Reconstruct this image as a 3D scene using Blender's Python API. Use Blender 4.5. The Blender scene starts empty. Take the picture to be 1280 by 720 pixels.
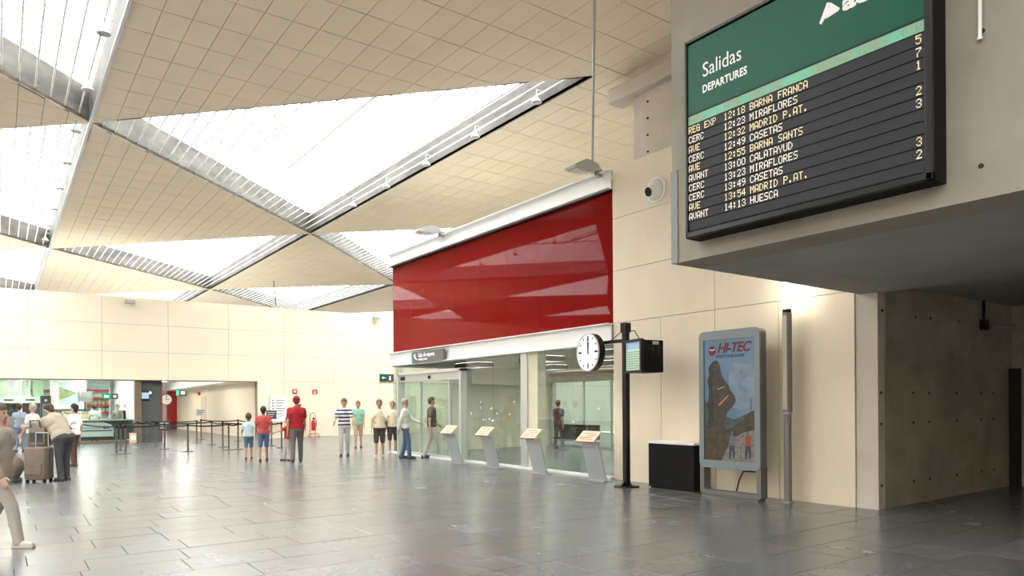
import bpy, bmesh, math, random
from mathutils import Vector, Matrix
random.seed(7)
S = bpy.context.scene
C = S.collection
PI = math.pi

# ------------------------------------------------------------------ camera
F_PX, CX, HY, ROLL, CAMH = 887.0, 640.0, 504.0, 0.0066, 1.6
YAW = math.atan(642.0/887.0)
FW = Vector((math.sin(YAW), math.cos(YAW), 0)); RT = Vector((math.cos(YAW), -math.sin(YAW), 0)); UP = Vector((0, 0, 1))
cd = bpy.data.cameras.new('camera'); cam = bpy.data.objects.new('camera', cd); C.objects.link(cam)
cd.sensor_fit = 'HORIZONTAL'; cd.sensor_width = 36; cd.lens = F_PX/1280*36; cd.shift_y = (HY-360)/1280
cd.clip_start = .05; cd.clip_end = 300
cx_ = RT*math.cos(ROLL) - UP*math.sin(ROLL); cy_ = RT*math.sin(ROLL) + UP*math.cos(ROLL); cz_ = -FW
m = Matrix((cx_, cy_, cz_)).transposed().to_4x4(); m.translation = Vector((0, 0, CAMH)); cam.matrix_world = m
S.camera = cam

# ------------------------------------------------------------------ sky and light
w = bpy.data.worlds.new('world'); S.world = w; w.use_nodes = True
bg = w.node_tree.nodes['Background']; bg.inputs['Color'].default_value = (1.0, .985, .96, 1); bg.inputs["Strength"].default_value = 3.7
sd = bpy.data.lights.new('sun', 'SUN'); sd.energy = 0.25; sd.angle = math.radians(14); sd.color = (1, .95, .86)
sun = bpy.data.objects.new('sun', sd); C.objects.link(sun)
sun.rotation_euler = Vector((.05, .80, -.62)).to_track_quat('-Z', 'Y').to_euler()
S.view_settings.view_transform = 'Standard'; S.view_settings.look = 'None'; S.view_settings.gamma = 1
S.view_settings.exposure = 1.3

def ray(px, py):
    u = (px-CX)/F_PX; v = (HY-py)/F_PX
    u2 = u*math.cos(ROLL)+v*math.sin(ROLL); v2 = -u*math.sin(ROLL)+v*math.cos(ROLL)
    return FW + RT*u2 + UP*v2
def on(px, py, axis, val):
    "the place where the view line through a photo pixel meets a plane of the hall"
    d = ray(px, py); o = Vector((0, 0, CAMH)); t = (val-o[axis])/d[axis]
    return o + d*t
def gnd(px, py): return on(px, py, 2, 0.0)
def proj(p):
    d = Vector(p)-Vector((0, 0, CAMH)); z = d.dot(FW)
    if z < .2: return None
    u2 = d.dot(RT)/z; v2 = d.z/z
    u = u2*math.cos(ROLL)-v2*math.sin(ROLL); v = u2*math.sin(ROLL)+v2*math.cos(ROLL)
    return (CX+u*F_PX, HY-v*F_PX, z)

# ------------------------------------------------------------------ materials
def nt(name):
    M = bpy.data.materials.new(name); M.use_nodes = True
    return M, M.node_tree.nodes, M.node_tree.links, M.node_tree.nodes['Principled BSDF']
def mat(name, col, rough=.5, metal=0, var=0, scale=3.0, bump=0, bscale=60, emit=None, es=0, stretch=None, spec=None):
    M, n, l, b = nt(name)
    b.inputs['Base Color'].default_value = (*col, 1); b.inputs['Roughness'].default_value = rough; b.inputs['Metallic'].default_value = metal
    if spec is not None: b.inputs['Specular IOR Level'].default_value = spec
    if emit: b.inputs['Emission Color'].default_value = (*emit, 1); b.inputs['Emission Strength'].default_value = es
    if var or bump:
        tc = n.new('ShaderNodeNewGeometry'); mp = n.new('ShaderNodeMapping'); l.new(tc.outputs['Position'], mp.inputs['Vector'])
        if stretch: mp.inputs['Scale'].default_value = stretch
    if var:
        t = n.new('ShaderNodeTexNoise'); t.inputs['Scale'].default_value = scale; t.inputs['Detail'].default_value = 6; t.inputs['Roughness'].default_value = .6
        l.new(mp.outputs[0], t.inputs['Vector'])
        r = n.new('ShaderNodeValToRGB'); r.color_ramp.elements[0].position = .3; r.color_ramp.elements[1].position = .7
        r.color_ramp.elements[0].color = (*[c*(1-var) for c in col], 1); r.color_ramp.elements[1].color = (*[min(1, c*(1+var)) for c in col], 1)
        l.new(t.outputs['Fac'], r.inputs['Fac']); l.new(r.outputs['Color'], b.inputs['Base Color'])
    if bump:
        t2 = n.new('ShaderNodeTexNoise'); t2.inputs['Scale'].default_value = bscale; t2.inputs['Detail'].default_value = 4; l.new(mp.outputs[0], t2.inputs['Vector'])
        bp = n.new('ShaderNodeBump'); bp.inputs['Strength'].default_value = bump; bp.inputs['Distance'].default_value = .01
        l.new(t2.outputs['Fac'], bp.inputs['Height']); l.new(bp.outputs[0], b.inputs['Normal'])
    return M
def glassmat(name, tint, mixmin=.06, rough=.0):
    M, n, l, b = nt(name); n.remove(b)
    out = [x for x in n if x.type == 'OUTPUT_MATERIAL'][0]
    tr = n.new('ShaderNodeBsdfTransparent'); tr.inputs[0].default_value = (*tint, 1)
    gl = n.new('ShaderNodeBsdfGlossy'); gl.inputs['Roughness'].default_value = rough; gl.inputs['Color'].default_value = (.95, 1, .97, 1)
    fr = n.new('ShaderNodeFresnel'); fr.inputs['IOR'].default_value = 1.55
    mu = n.new('ShaderNodeMath'); mu.operation = 'MULTIPLY_ADD'; mu.inputs[1].default_value = 1.5; mu.inputs[2].default_value = mixmin-.05
    mu.use_clamp = True
    mx = n.new('ShaderNodeMixShader'); l.new(fr.outputs[0], mu.inputs[0])
    ge = n.new('ShaderNodeNewGeometry'); m2 = n.new('ShaderNodeMath'); m2.operation = 'SUBTRACT'; m2.inputs[0].default_value = 1; l.new(ge.outputs['Backfacing'], m2.inputs[1])
    m3 = n.new('ShaderNodeMath'); m3.operation = 'MULTIPLY'; l.new(mu.outputs[0], m3.inputs[0]); l.new(m2.outputs[0], m3.inputs[1]); l.new(m3.outputs[0], mx.inputs[0])
    l.new(tr.outputs[0], mx.inputs[1]); l.new(gl.outputs[0], mx.inputs[2]); l.new(mx.outputs[0], out.inputs['Surface'])
    return M
def stripemat(name, a, b_, freq, axis='Z', rough=.8):
    M, n, l, b = nt(name); b.inputs['Roughness'].default_value = rough
    tc = n.new('ShaderNodeTexCoord'); s = n.new('ShaderNodeSeparateXYZ'); l.new(tc.outputs['Object'], s.inputs[0])
    mu = n.new('ShaderNodeMath'); mu.operation = 'MULTIPLY'; mu.inputs[1].default_value = freq; l.new(s.outputs[axis], mu.inputs[0])
    fr = n.new('ShaderNodeMath'); fr.operation = 'FRACT'; l.new(mu.outputs[0], fr.inputs[0])
    gt = n.new('ShaderNodeMath'); gt.operation = 'GREATER_THAN'; gt.inputs[1].default_value = .5; l.new(fr.outputs[0], gt.inputs[0])
    mx = n.new('ShaderNodeMix'); mx.data_type = 'RGBA'; mx.inputs[6].default_value = (*a, 1); mx.inputs[7].default_value = (*b_, 1)
    l.new(gt.outputs[0], mx.inputs[0]); l.new(mx.outputs[2], b.inputs['Base Color']); return M

M_ceil = mat('ceiling_tile', (.90, .775, .585), .75, var=.04, scale=.8)
M_ceilb = mat('ceiling_gap', (.22, .17, .12), .9)
M_clad = mat('cream_cladding', (.77, .675, .525), .55, var=.045, scale=1.5, stretch=(1, 1, .35))
M_cladf = mat('cream_cladding_far', (.82, .73, .575), .5, var=.03, scale=.7)
M_gap = mat('joint_shadow', (.30, .24, .17), .9)
M_conc = mat('pale_concrete', (.30, .268, .222), .8, var=.14, scale=1.1, bump=.15, bscale=18)
M_concd = mat('wall_concrete', (.36, .33, .27), .85, var=.22, scale=1.3, bump=.25, bscale=14)
M_conc2 = mat('light_concrete', (.60, .54, .475), .8, var=.10, scale=1.1, bump=.15, bscale=18)
M_soffit = mat('soffit_concrete', (.33, .32, .295), .8, var=.14, scale=.7, bump=.1, bscale=12)
M_hole = mat('tie_hole', (.03, .025, .02), .9)
M_white = mat('white_paint', (.82, .82, .80), .4, var=.02, scale=3)
M_whitesteel = mat('white_steel', (.86, .86, .85), .3)
M_grey = mat('grey_steel', (.42, .43, .44), .35, .6)
M_lgrey = mat('light_grey_metal', (.55, .57, .58), .4, .3)
M_silver = mat('silver_frame', (.62, .63, .61), .35, .5)
M_black = mat('black_metal', (.006, .006, .0065), .45, spec=.3)
M_blackm = mat('black_matt', (.006, .006, .0065), .7, spec=.2)
M_dark = mat('dark_panel', (.045, .045, .048), .5)
M_glass = glassmat('clear_glass', (.78, .83, .80))
M_glass2 = glassmat('door_glass', (.86, .92, .89), .05)
M_sky, n_, l_, b_ = nt('skylight_glass'); n_.remove(b_)
_t = n_.new('ShaderNodeBsdfTransparent'); _t.inputs[0].default_value = (.96, .98, .98, 1); _g = n_.new('ShaderNodeBsdfGlossy'); _g.inputs['Roughness'].default_value = .1
_m = n_.new('ShaderNodeMixShader'); _m.inputs[0].default_value = .03; l_.new(_t.outputs[0], _m.inputs[1]); l_.new(_g.outputs[0], _m.inputs[2])
l_.new(_m.outputs[0], [x for x in n_ if x.type == 'OUTPUT_MATERIAL'][0].inputs['Surface'])
M_green = mat('sign_green', (.006, .085, .052), .3, spec=.15)
M_greenl = mat('row_header_green', (.14, .45, .30), .4)
M_row = mat('display_row', (.020, .021, .025), .45, spec=.25)
M_led = mat('led_text', (.6, .55, .46), .5, emit=(1, .90, .74), es=.22)
M_led2 = mat('led_yellow', (.62, .52, .30), .5, emit=(1, .85, .50), es=.2)
M_ledh = mat('header_text', (.42, .27, .17), .5)
M_txt = mat('white_lettering', (.85, .85, .85), .5)
M_red = mat('sign_red', (.50, .015, .02), .4)
M_beige = mat('interior_beige', (.70, .65, .50), .6)
M_brown = mat('brown_post', (.16, .11, .065), .5)
M_wood = mat('lectern_top', (.78, .55, .38), .5)
M_redink = mat('red_ink', (.35, .04, .03), .6)

# glossy red glass of the facade
M_redglass, n_, l_, b_ = nt('red_glass')
b_.inputs['Base Color'].default_value = (.21, .004, .004, 1); b_.inputs['Roughness'].default_value = .02
b_.inputs['Specular IOR Level'].default_value = .12; b_.inputs['Coat Weight'].default_value = .0; b_.inputs['Coat Roughness'].default_value = .0

def slate(name, col):
    M, n, l, b = nt(name)
    g = n.new('ShaderNodeNewGeometry')
    t = n.new('ShaderNodeTexNoise'); t.inputs['Scale'].default_value = 1.6; t.inputs['Detail'].default_value = 9; t.inputs['Roughness'].default_value = .62; t.inputs['Distortion'].default_value = .8
    l.new(g.outputs['Position'], t.inputs['Vector'])
    r = n.new('ShaderNodeValToRGB'); e = r.color_ramp.elements
    e[0].position = .28; e[0].color = (*[c*.72 for c in col], 1); e[1].position = .75; e[1].color = (*[c*1.32 for c in col], 1)
    l.new(t.outputs['Fac'], r.inputs['Fac']); l.new(r.outputs[0], b.inputs['Base Color'])
    r2 = n.new('ShaderNodeMapRange'); r2.inputs['To Min'].default_value = .20; r2.inputs['To Max'].default_value = .31
    l.new(t.outputs['Fac'], r2.inputs['Value']); l.new(r2.outputs[0], b.inputs['Roughness'])
    b.inputs['Specular IOR Level'].default_value = 1.0
    t2 = n.new('ShaderNodeTexNoise'); t2.inputs['Scale'].default_value = 5; t2.inputs['Detail'].default_value = 6; l.new(g.outputs['Position'], t2.inputs['Vector'])
    bp = n.new('ShaderNodeBump'); bp.inputs['Strength'].default_value = .08; bp.inputs['Distance'].default_value = .006
    l.new(t2.outputs['Fac'], bp.inputs['Height']); l.new(bp.outputs[0], b.inputs['Normal'])
    return M
SL = [slate('slate_%s' % k, c) for k, c in zip(('plain', 'dark', 'pale', 'warm', 'cool'),
      ((.130, .131, .134), (.108, .110, .114), (.158, .158, .159), (.136, .132, .127), (.124, .128, .136)))]
M_joint = mat('floor_joint', (.07, .068, .064), .8)

# ------------------------------------------------------------------ mesh helpers
class MB:
    def __init__(s): s.v = []; s.f = []; s.mi = []
    def add(s, vs, fs, mi=0):
        o = len(s.v); s.v += [tuple(v) for v in vs]; s.f += [tuple(i+o for i in f) for f in fs]; s.mi += [mi]*len(fs); return s
    def box(s, x0, x1, y0, y1, z0, z1, mi=0):
        return s.add([(x0, y0, z0), (x1, y0, z0), (x1, y1, z0), (x0, y1, z0), (x0, y0, z1), (x1, y0, z1), (x1, y1, z1), (x0, y1, z1)],
                     [(0, 3, 2, 1), (4, 5, 6, 7), (0, 1, 5, 4), (1, 2, 6, 5), (2, 3, 7, 6), (3, 0, 4, 7)], mi)
    def cbox(s, x0, x1, y0, y1, z0, z1, c, mi=0):
        "box with all edges chamfered by c"
        bm = bmesh.new(); bmesh.ops.create_cube(bm, size=1)
        for v in bm.verts:
            v.co = Vector(((x0+x1)/2+v.co.x*(x1-x0), (y0+y1)/2+v.co.y*(y1-y0), (z0+z1)/2+v.co.z*(z1-z0)))
        bmesh.ops.bevel(bm, geom=list(bm.edges), offset=c, segments=2, affect='EDGES', profile=.5)
        bm.verts.index_update()
        s.add([v.co[:] for v in bm.verts], [tuple(v.index for v in f.verts) for f in bm.faces], mi); bm.free(); return s
    def prism(s, pts, z0, z1, mi=0, axis=2):
        "pts: 2-D polygon, extruded along axis"
        n = len(pts)
        def P(p, z):
            return (p[0], p[1], z) if axis == 2 else ((z, p[0], p[1]) if axis == 0 else (p[0], z, p[1]))
        vs = [P(p, z0) for p in pts]+[P(p, z1) for p in pts]
        fs = [tuple(range(n))[::-1], tuple(range(n, 2*n))]+[(i, (i+1) % n, n+(i+1) % n, n+i) for i in range(n)]
        return s.add(vs, fs, mi)
    def tube(s, a, b, r, r2=None, n=10, mi=0, caps=True):
        a = Vector(a); b = Vector(b); r2 = r if r2 is None else r2; d = (b-a).normalized()
        x = d.orthogonal().normalized(); y = d.cross(x)
        vs = []
        for p, rr in ((a, r), (b, r2)):
            for i in range(n):
                t = 2*PI*i/n; vs.append(p+x*math.cos(t)*rr+y*math.sin(t)*rr)
        fs = [(i, (i+1) % n, n+(i+1) % n, n+i) for i in range(n)]
        if caps: fs += [tuple(range(n))[::-1], tuple(range(n, 2*n))]
        return s.add(vs, fs, mi)
    def path(s, pts, r, n=8, mi=0):
        for i in range(len(pts)-1): s.tube(pts[i], pts[i+1], r, n=n, mi=mi)
        return s
    def cap(s, a, b, ra, rb=None, sc=(1, 1, 1), n=14, mi=0):
        "tapered capsule"
        a = Vector(a); b = Vector(b); rb = ra if rb is None else rb; d = b-a
        d = d.normalized() if d.length > 1e-6 else Vector((0, 0, 1))
        x = d.orthogonal().normalized(); y = d.cross(x); prof = []
        for k in range(5): t = -PI/2+PI/2*k/4; prof.append((a+d*math.sin(t)*ra, math.cos(t)*ra))
        for k in range(5): t = PI/2*k/4; prof.append((b+d*math.sin(t)*rb, math.cos(t)*rb))
        vs = [prof[0][0]]; 
        for p, r in prof[1:-1]:
            for i in range(n):
                t = 2*PI*i/n; vs.append(p+x*math.cos(t)*r+y*math.sin(t)*r)
        vs.append(prof[-1][0]); m_ = (a+b)/2
        vs = [m_+Vector(((v-m_).x*sc[0], (v-m_).y*sc[1], (v-m_).z*sc[2])) for v in vs]
        R = len(prof)-2; fs = [(0, 1+(i+1) % n, 1+i) for i in range(n)]
        for k in range(R-1):
            for i in range(n):
                fs.append((1+k*n+i, 1+k*n+(i+1) % n, 1+(k+1)*n+(i+1) % n, 1+(k+1)*n+i))
        e = len(vs)-1; fs += [(1+(R-1)*n+i, 1+(R-1)*n+(i+1) % n, e) for i in range(n)]
        return s.add(vs, fs, mi)
    def lathe(s, prof, c=(0, 0, 0), n=20, mi=0, caps=True):
        vs = []; c = Vector(c)
        for r, z in prof:
            for i in range(n):
                t = 2*PI*i/n; vs.append(c+Vector((math.cos(t)*r, math.sin(t)*r, z)))
        fs = []
        for k in range(len(prof)-1):
            for i in range(n): fs.append((k*n+i, k*n+(i+1) % n, (k+1)*n+(i+1) % n, (k+1)*n+i))
        if caps: fs += [tuple(range(n))[::-1], tuple(range((len(prof)-1)*n, len(prof)*n))]
        return s.add(vs, fs, mi)
    def xf(s, M):
        s.v = [tuple(M @ Vector(v)) for v in s.v]; return s
    def mesh(s, name, mats):
        me = bpy.data.meshes.new(name); me.from_pydata(s.v, [], s.f)
        for q in (mats if isinstance(mats, (list, tuple)) else [mats]): me.materials.append(q)
        if any(s.mi): me.polygons.foreach_set('material_index', s.mi)
        me.update(); return me
    def build(s, name, mats, parent=None, smooth=False, loc=None):
        me = s.mesh(name, mats)
        if smooth:
            me.polygons.foreach_set('use_smooth', [True]*len(me.polygons)); me.set_sharp_from_angle(angle=math.radians(40))
        o = bpy.data.objects.new(name, me); C.objects.link(o)
        if parent is not None: o.parent = parent
        if loc is not None: o.location = loc
        return o
def tag(o, label=None, cat=None, group=None, kind=None):
    if label: o['label'] = label
    if cat: o['category'] = cat
    if group: o['group'] = group
    if kind: o['kind'] = kind
    return o
def empty(name, loc=(0, 0, 0), rz=0, label=None, cat=None, group=None, kind=None):
    o = bpy.data.objects.new(name, None); C.objects.link(o); o.location = loc; o.rotation_euler = (0, 0, rz); o.empty_display_size = .2
    return tag(o, label, cat, group, kind)
def children(o): return [c for c in bpy.data.objects if c.parent is o]
def copy_tree(o, parent=None):
    c = o.copy(); C.objects.link(c); c.parent = parent
    for ch in children(o): copy_tree(ch, c)
    return c
def inst(me, name, parent, loc=(0, 0, 0), label=None):
    o = bpy.data.objects.new(name, me); C.objects.link(o); o.parent = parent; o.location = loc
    if label: o['label'] = label
    return o
def text_mesh(body, size, extrude=.001, align='LEFT', bold=0, shear=0, spacing=1.0):
    cu = bpy.data.curves.new('lettering', 'FONT'); cu.body = body; cu.size = size; cu.extrude = extrude; cu.align_x = align
    cu.offset = bold; cu.shear = shear; cu.space_character = spacing; cu.resolution_u = 3
    o = bpy.data.objects.new('lettering', cu); C.objects.link(o)
    dg = bpy.context.evaluated_depsgraph_get(); me = bpy.data.meshes.new_from_object(o.evaluated_get(dg))
    bpy.data.objects.remove(o); bpy.data.curves.remove(cu); return me
# text standing on a plane that faces -X (reads towards -Y) / faces -Y (reads towards +X)
R_X = Matrix(((0, 0, -1), (-1, 0, 0), (0, 1, 0))).to_4x4()
R_Y = Matrix(((1, 0, 0), (0, 0, -1), (0, 1, 0))).to_4x4()
def text(body, size, M, m, parent, name='lettering', **k):
    me = text_mesh(body, size, **k); me.transform(M); me.materials.clear(); me.materials.append(m)
    o = bpy.data.objects.new(name, me); C.objects.link(o); o.parent = parent; return o
def tx(x, y, z): return Matrix.Translation((x, y, z)) @ R_X
def ty(x, y, z): return Matrix.Translation((x, y, z)) @ R_Y

def clip(poly, tri):
    "convex polygon clipped by a ccw triangle"
    out = poly
    for i in range(3):
        a, b = tri[i], tri[(i+1) % 3]; res = []
        side = lambda p: (b[0]-a[0])*(p[1]-a[1])-(b[1]-a[1])*(p[0]-a[0])
        for j in range(len(out)):
            p, q = out[j], out[(j+1) % len(out)]; sp, sq = side(p), side(q)
            if sp >= 0: res.append(p)
            if (sp >= 0) != (sq >= 0):
                t = sp/(sp-sq); res.append((p[0]+(q[0]-p[0])*t, p[1]+(q[1]-p[1])*t))
        out = res
        if len(out) < 3: return []
    return out
def area(p): return abs(sum(p[i][0]*p[(i+1) % len(p)][1]-p[(i+1) % len(p)][0]*p[i][1] for i in range(len(p))))/2
def ccw(t):
    return t if (t[1][0]-t[0][0])*(t[2][1]-t[0][1])-(t[1][1]-t[0][1])*(t[2][0]-t[0][0]) > 0 else [t[0], t[2], t[1]]
def seen(p, z, area_):
    q = proj((p[0], p[1], z))
    if q is None or not (-30 < q[0] < 1310 and -30 < q[1] < 750): return 0
    return area_/q[2]**3

# ================================================================== FLOOR
fl = MB().box(-24, 27, -14, 62, -.3, -.02).build('floor', M_joint); tag(fl, kind='structure')
ROW = .6
tiles = []
y = -10.0
while y < 56:
    x = (-22.0 if y < 34.4 else -8.0)+random.uniform(0, .8)
    x1 = 26 if y < 34.4 else 10
    while x < x1:
        L = random.choice((.6, .75, .9, .9, 1.2)); tiles.append((x, y, L)); x += L
    y += ROW
G = .003
meshes = {}
def tile_mb(L, t, mi=0, x=0, y=0, z=0):
    c = .003; b = MB(); x0, x1_, y0, y1_ = x+G, x+L-G, y+G, y+ROW-G
    vs = [(x0, y0, -.02), (x1_, y0, -.02), (x1_, y1_, -.02), (x0, y1_, -.02), (x0, y0, z-c), (x1_, y0, z-c), (x1_, y1_, z-c), (x0, y1_, z-c),
          (x0+c, y0+c, z), (x1_-c, y0+c, z), (x1_-c, y1_-c, z), (x0+c, y1_-c, z)]
    fs = [(8, 9, 10, 11)]+[(i, (i+1) % 4, 4+(i+1) % 4, 4+i) for i in range(4)]+[(4+i, 4+(i+1) % 4, 8+(i+1) % 4, 8+i) for i in range(4)]
    return b.add(vs, fs, mi)
def inview(t):
    s = 0
    for fx, fy in ((.1, .1), (.9, .9), (.5, .5), (.1, .9), (.9, .1)):
        q = proj((t[0]+t[2]*fx, t[1]+ROW*fy, 0))
        if q and 0 < q[0] < 1280 and 0 < q[1] < 720: s += t[2]/q[2]**3
    return s
tiles.sort(key=inview, reverse=True)
rest = MB()
for k, (x, y, L) in enumerate(tiles):
    t = random.choices(range(5), (5, 2, 2, 2, 3))[0]; dz = random.uniform(-.0012, .0012)
    if k < 300:
        key = (L, t)
        if key not in meshes: meshes[key] = tile_mb(L, t).mesh('paving_slab', SL[t])
        inst(meshes[key], 'paving_slab', fl, (x, y, dz))
    else:
        b = tile_mb(L, t, t, x, y, dz); rest.add(b.v, b.f, t)
tag(rest.build('paving_slabs', SL, fl), kind='stuff')

# ================================================================== CEILING
H = 8.7
XC = [1.92+8.62*i for i in range(-3, 4)]          # star columns
def stars(i):                                     # i counted from the cable column (0)
    base, st = (20.6, 17.45) if i % 2 == 0 else (11.45, 17.35)
    return [base+st*k for k in range(-2, 4)]
solid, openings = [], []
for i in range(-3, 3):
    xa, xb = XC[i+3], XC[i+4]; A, B = stars(i), stars(i+1)
    lst = []
    for k in range(5):
        if i % 2 == 0:
            solid.append(ccw([(xa, A[k]), (xb, B[k+1]), (xa, A[k+1])])); tri = ccw([(xa, A[k]), (xb, B[k]), (xb, B[k+1])])
            if i == 0 and abs(B[k+1]-11.45) < .1: solid.append(tri)      # the field above the near end of the hall is closed
            else: openings.append((i, k, tri))
        else:
            solid.append(ccw([(xa, A[k]), (xb, B[k]), (xa, A[k+1])]))
            tri = ccw([(xa, A[k+1]), (xb, B[k]), (xb, B[k+1])])
            if i == 1 and abs(A[k+1]-11.45) < .1: solid.append(tri)      # closed field over the waiting room corner
            else: openings.append((i, k, tri))
cb = MB()
for t in solid: cb.prism(t, H+.02, H+.10)
ceil = tag(cb.build('ceiling', M_ceilb), kind='structure')
ct = []; gy = .010
TX, TY, g = 8.62/17, 1.0, .006
for t in solid:
    x0 = min(p[0] for p in t); y0 = min(p[1] for p in t); x1 = max(p[0] for p in t); y1 = max(p[1] for p in t)
    for i in range(-1, int((x1-x0)/TX)+2):
        xx = x0+i*TX
        for j in range(int((y0-1)//TY), int(y1//TY)+2):
            p = clip([(xx+g, j*TY+gy), (xx+TX-g, j*TY+gy), (xx+TX-g, j*TY+TY-gy), (xx+g, j*TY+TY-gy)], t)
            if p and area(p) > .004:
                cx0 = sum(q[0] for q in p)/len(p); cy0 = sum(q[1] for q in p)/len(p); ct.append((seen((cx0, cy0), H, area(p)), p))
ct.sort(key=lambda q: -q[0])
full = MB().prism([(g, gy), (TX-g, gy), (TX-g, TY-gy), (g, TY-gy)], 0, .02).mesh('ceiling_tile', M_ceil)
rest = MB()
for k, (s_, p) in enumerate(ct):
    if k < 300:
        if len(p) == 4 and abs(area(p)-(TX-2*g)*(TY-2*gy)) < 1e-5:
            inst(full, 'ceiling_tile', ceil, (min(q[0] for q in p)-g, min(q[1] for q in p)-gy, H-random.uniform(0, .003)))
        else: MB().prism(p, H, H+.02).build('ceiling_tile', M_ceil, ceil)
    else: rest.prism(p, H-random.uniform(0, .003), H+.02)
tag(rest.build('ceiling_tiles', M_ceil, ceil), kind='stuff')
# silver edge trim along the cable column
MB().tube((1.9, -12, H-.03), (1.9, 61, H-.03), .045, n=8).build('edge_trim', M_lgrey, ceil, smooth=True)

M_fascia = mat('skylight_fascia_shade', (.105, .10, .09), .8, var=.45, scale=.9, stretch=(1, 1, 3))  # dark tone stands in for the shade inside the skylight wells
M_fascia2 = mat('skylight_truss', (.50, .49, .47), .6)
M_rod = mat('louvre_white', (.90, .90, .89), .35)
win_n = [0]
def window_name(): win_n[0] += 1; return 'window_%d' % win_n[0]
for i, k, t in openings:
    cxy = (sum(p[0] for p in t)/3, sum(p[1] for p in t)/3)
    if cxy[1] < -16 or cxy[1] > 62: continue
    vis = i in (-1, 0, 1) and cxy[1] > 4
    sk = empty(window_name(), (0, 0, 0), kind='structure')
    mid = Vector((cxy[0], cxy[1]))
    # deep fascia band round the opening, its shade painted in as dark colour
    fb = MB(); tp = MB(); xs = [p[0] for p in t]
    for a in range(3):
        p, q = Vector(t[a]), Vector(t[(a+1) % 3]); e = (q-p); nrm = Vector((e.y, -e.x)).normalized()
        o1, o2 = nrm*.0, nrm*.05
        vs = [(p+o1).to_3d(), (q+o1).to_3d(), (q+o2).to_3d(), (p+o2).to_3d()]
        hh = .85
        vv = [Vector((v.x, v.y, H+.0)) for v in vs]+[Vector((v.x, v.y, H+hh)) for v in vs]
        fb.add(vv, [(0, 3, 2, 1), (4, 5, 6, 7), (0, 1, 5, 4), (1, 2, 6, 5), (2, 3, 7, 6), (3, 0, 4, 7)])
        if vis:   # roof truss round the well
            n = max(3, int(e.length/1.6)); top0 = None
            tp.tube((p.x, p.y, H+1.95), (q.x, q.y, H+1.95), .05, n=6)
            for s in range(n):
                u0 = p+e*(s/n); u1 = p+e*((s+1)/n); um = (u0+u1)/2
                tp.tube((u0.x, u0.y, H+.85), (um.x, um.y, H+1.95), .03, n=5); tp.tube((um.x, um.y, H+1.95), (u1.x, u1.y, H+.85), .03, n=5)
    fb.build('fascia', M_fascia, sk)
    if vis: tp.build('truss', M_whitesteel, sk)
    # glazing bars and panes at the roof plane
    if vis:
        gb = MB()
        x0, x1 = min(xs), max(xs); n = 6
        for s in range(1, n):
            xx = x0+(x1-x0)*s/n
            # y range of the triangle at xx
            ys = []
            for a in range(3):
                p, q = t[a], t[(a+1) % 3]
                if abs(p[0]-q[0]) > 1e-6 and min(p[0], q[0]) <= xx <= max(p[0], q[0]): ys.append(p[1]+(q[1]-p[1])*(xx-p[0])/(q[0]-p[0]))
            if len(ys) > 1: gb.box(xx-.05, xx+.05, min(ys), max(ys), H+2.0, H+2.15)
        gb.build('glazing_bars', M_whitesteel, sk)
    MB().prism(t, H+2.2, H+2.22).build('pane', M_sky, sk)
    if vis:
        xx = min(xs)+.28
        while xx < max(xs)-.1:
            ys = []
            for a in range(3):
                p, q = t[a], t[(a+1) % 3]
                if abs(p[0]-q[0]) > 1e-6 and min(p[0], q[0]) <= xx <= max(p[0], q[0]): ys.append(p[1]+(q[1]-p[1])*(xx-p[0])/(q[0]-p[0]))
            if len(ys) > 1 and max(ys)-min(ys) > .3:
                MB().tube((xx, min(ys), H+.10), (xx, max(ys), H+.10), .022, n=6).build('louvre_tube', M_rod, sk, smooth=True)
            xx += .31

# small cone lamps along the ceiling edges
def cone_lamp(x, y, label, group):
    t = empty('ceiling_lamp', (x, y, H-.28), 0, label, 'lamp', group)
    MB().lathe([(.02, .16), (.035, .13), (.12, .02), (.125, 0), (.11, -.005)], n=16).build('lamp_shade', M_whitesteel, t, smooth=True)
    MB().lathe([(.105, -.012), (.105, .0)], n=16).build('diffuser', mat_diff, t)
    MB().tube((0, 0, .15), (0, 0, .30), .012, n=6).tube((0, 0, .30), (.16, 0, .30), .012, n=6).build('bracket', M_lgrey, t)
    return t
mat_diff = mat('lamp_diffuser', (.5, .52, .53), .4)
nth = ['nearest', 'second nearest', 'third nearest', 'fourth nearest', 'fifth nearest', 'sixth nearest', 'seventh nearest', 'eighth nearest', 'ninth nearest', 'tenth nearest', 'eleventh nearest']
first = None
for k in range(9):
    yy = 14.9+2.85*k; lab = 'small white cone lamp along the silver ceiling edge at left, %s of the row' % nth[k]
    if first is None: first = cone_lamp(1.60, yy, lab, 'cone lamps along the left ceiling edge'); o = first
    else: o = copy_tree(first); o.location = (1.60, yy, H-.28); o['label'] = lab
for k in range(5):
    o = copy_tree(first); o.location = (10.25, 13.1+2.65*k, H-.06); o['group'] = 'cone lamps along the main skylight'
    o['label'] = 'small white lamp on the right edge of the big skylight, %s of the row' % nth[k]

# ================================================================== WALLS
XW = 10.4
def panels(par, rects, mk, m, name='cladding_panel'):
    for r in rects: mk(*r).build(name, m, par)
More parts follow.
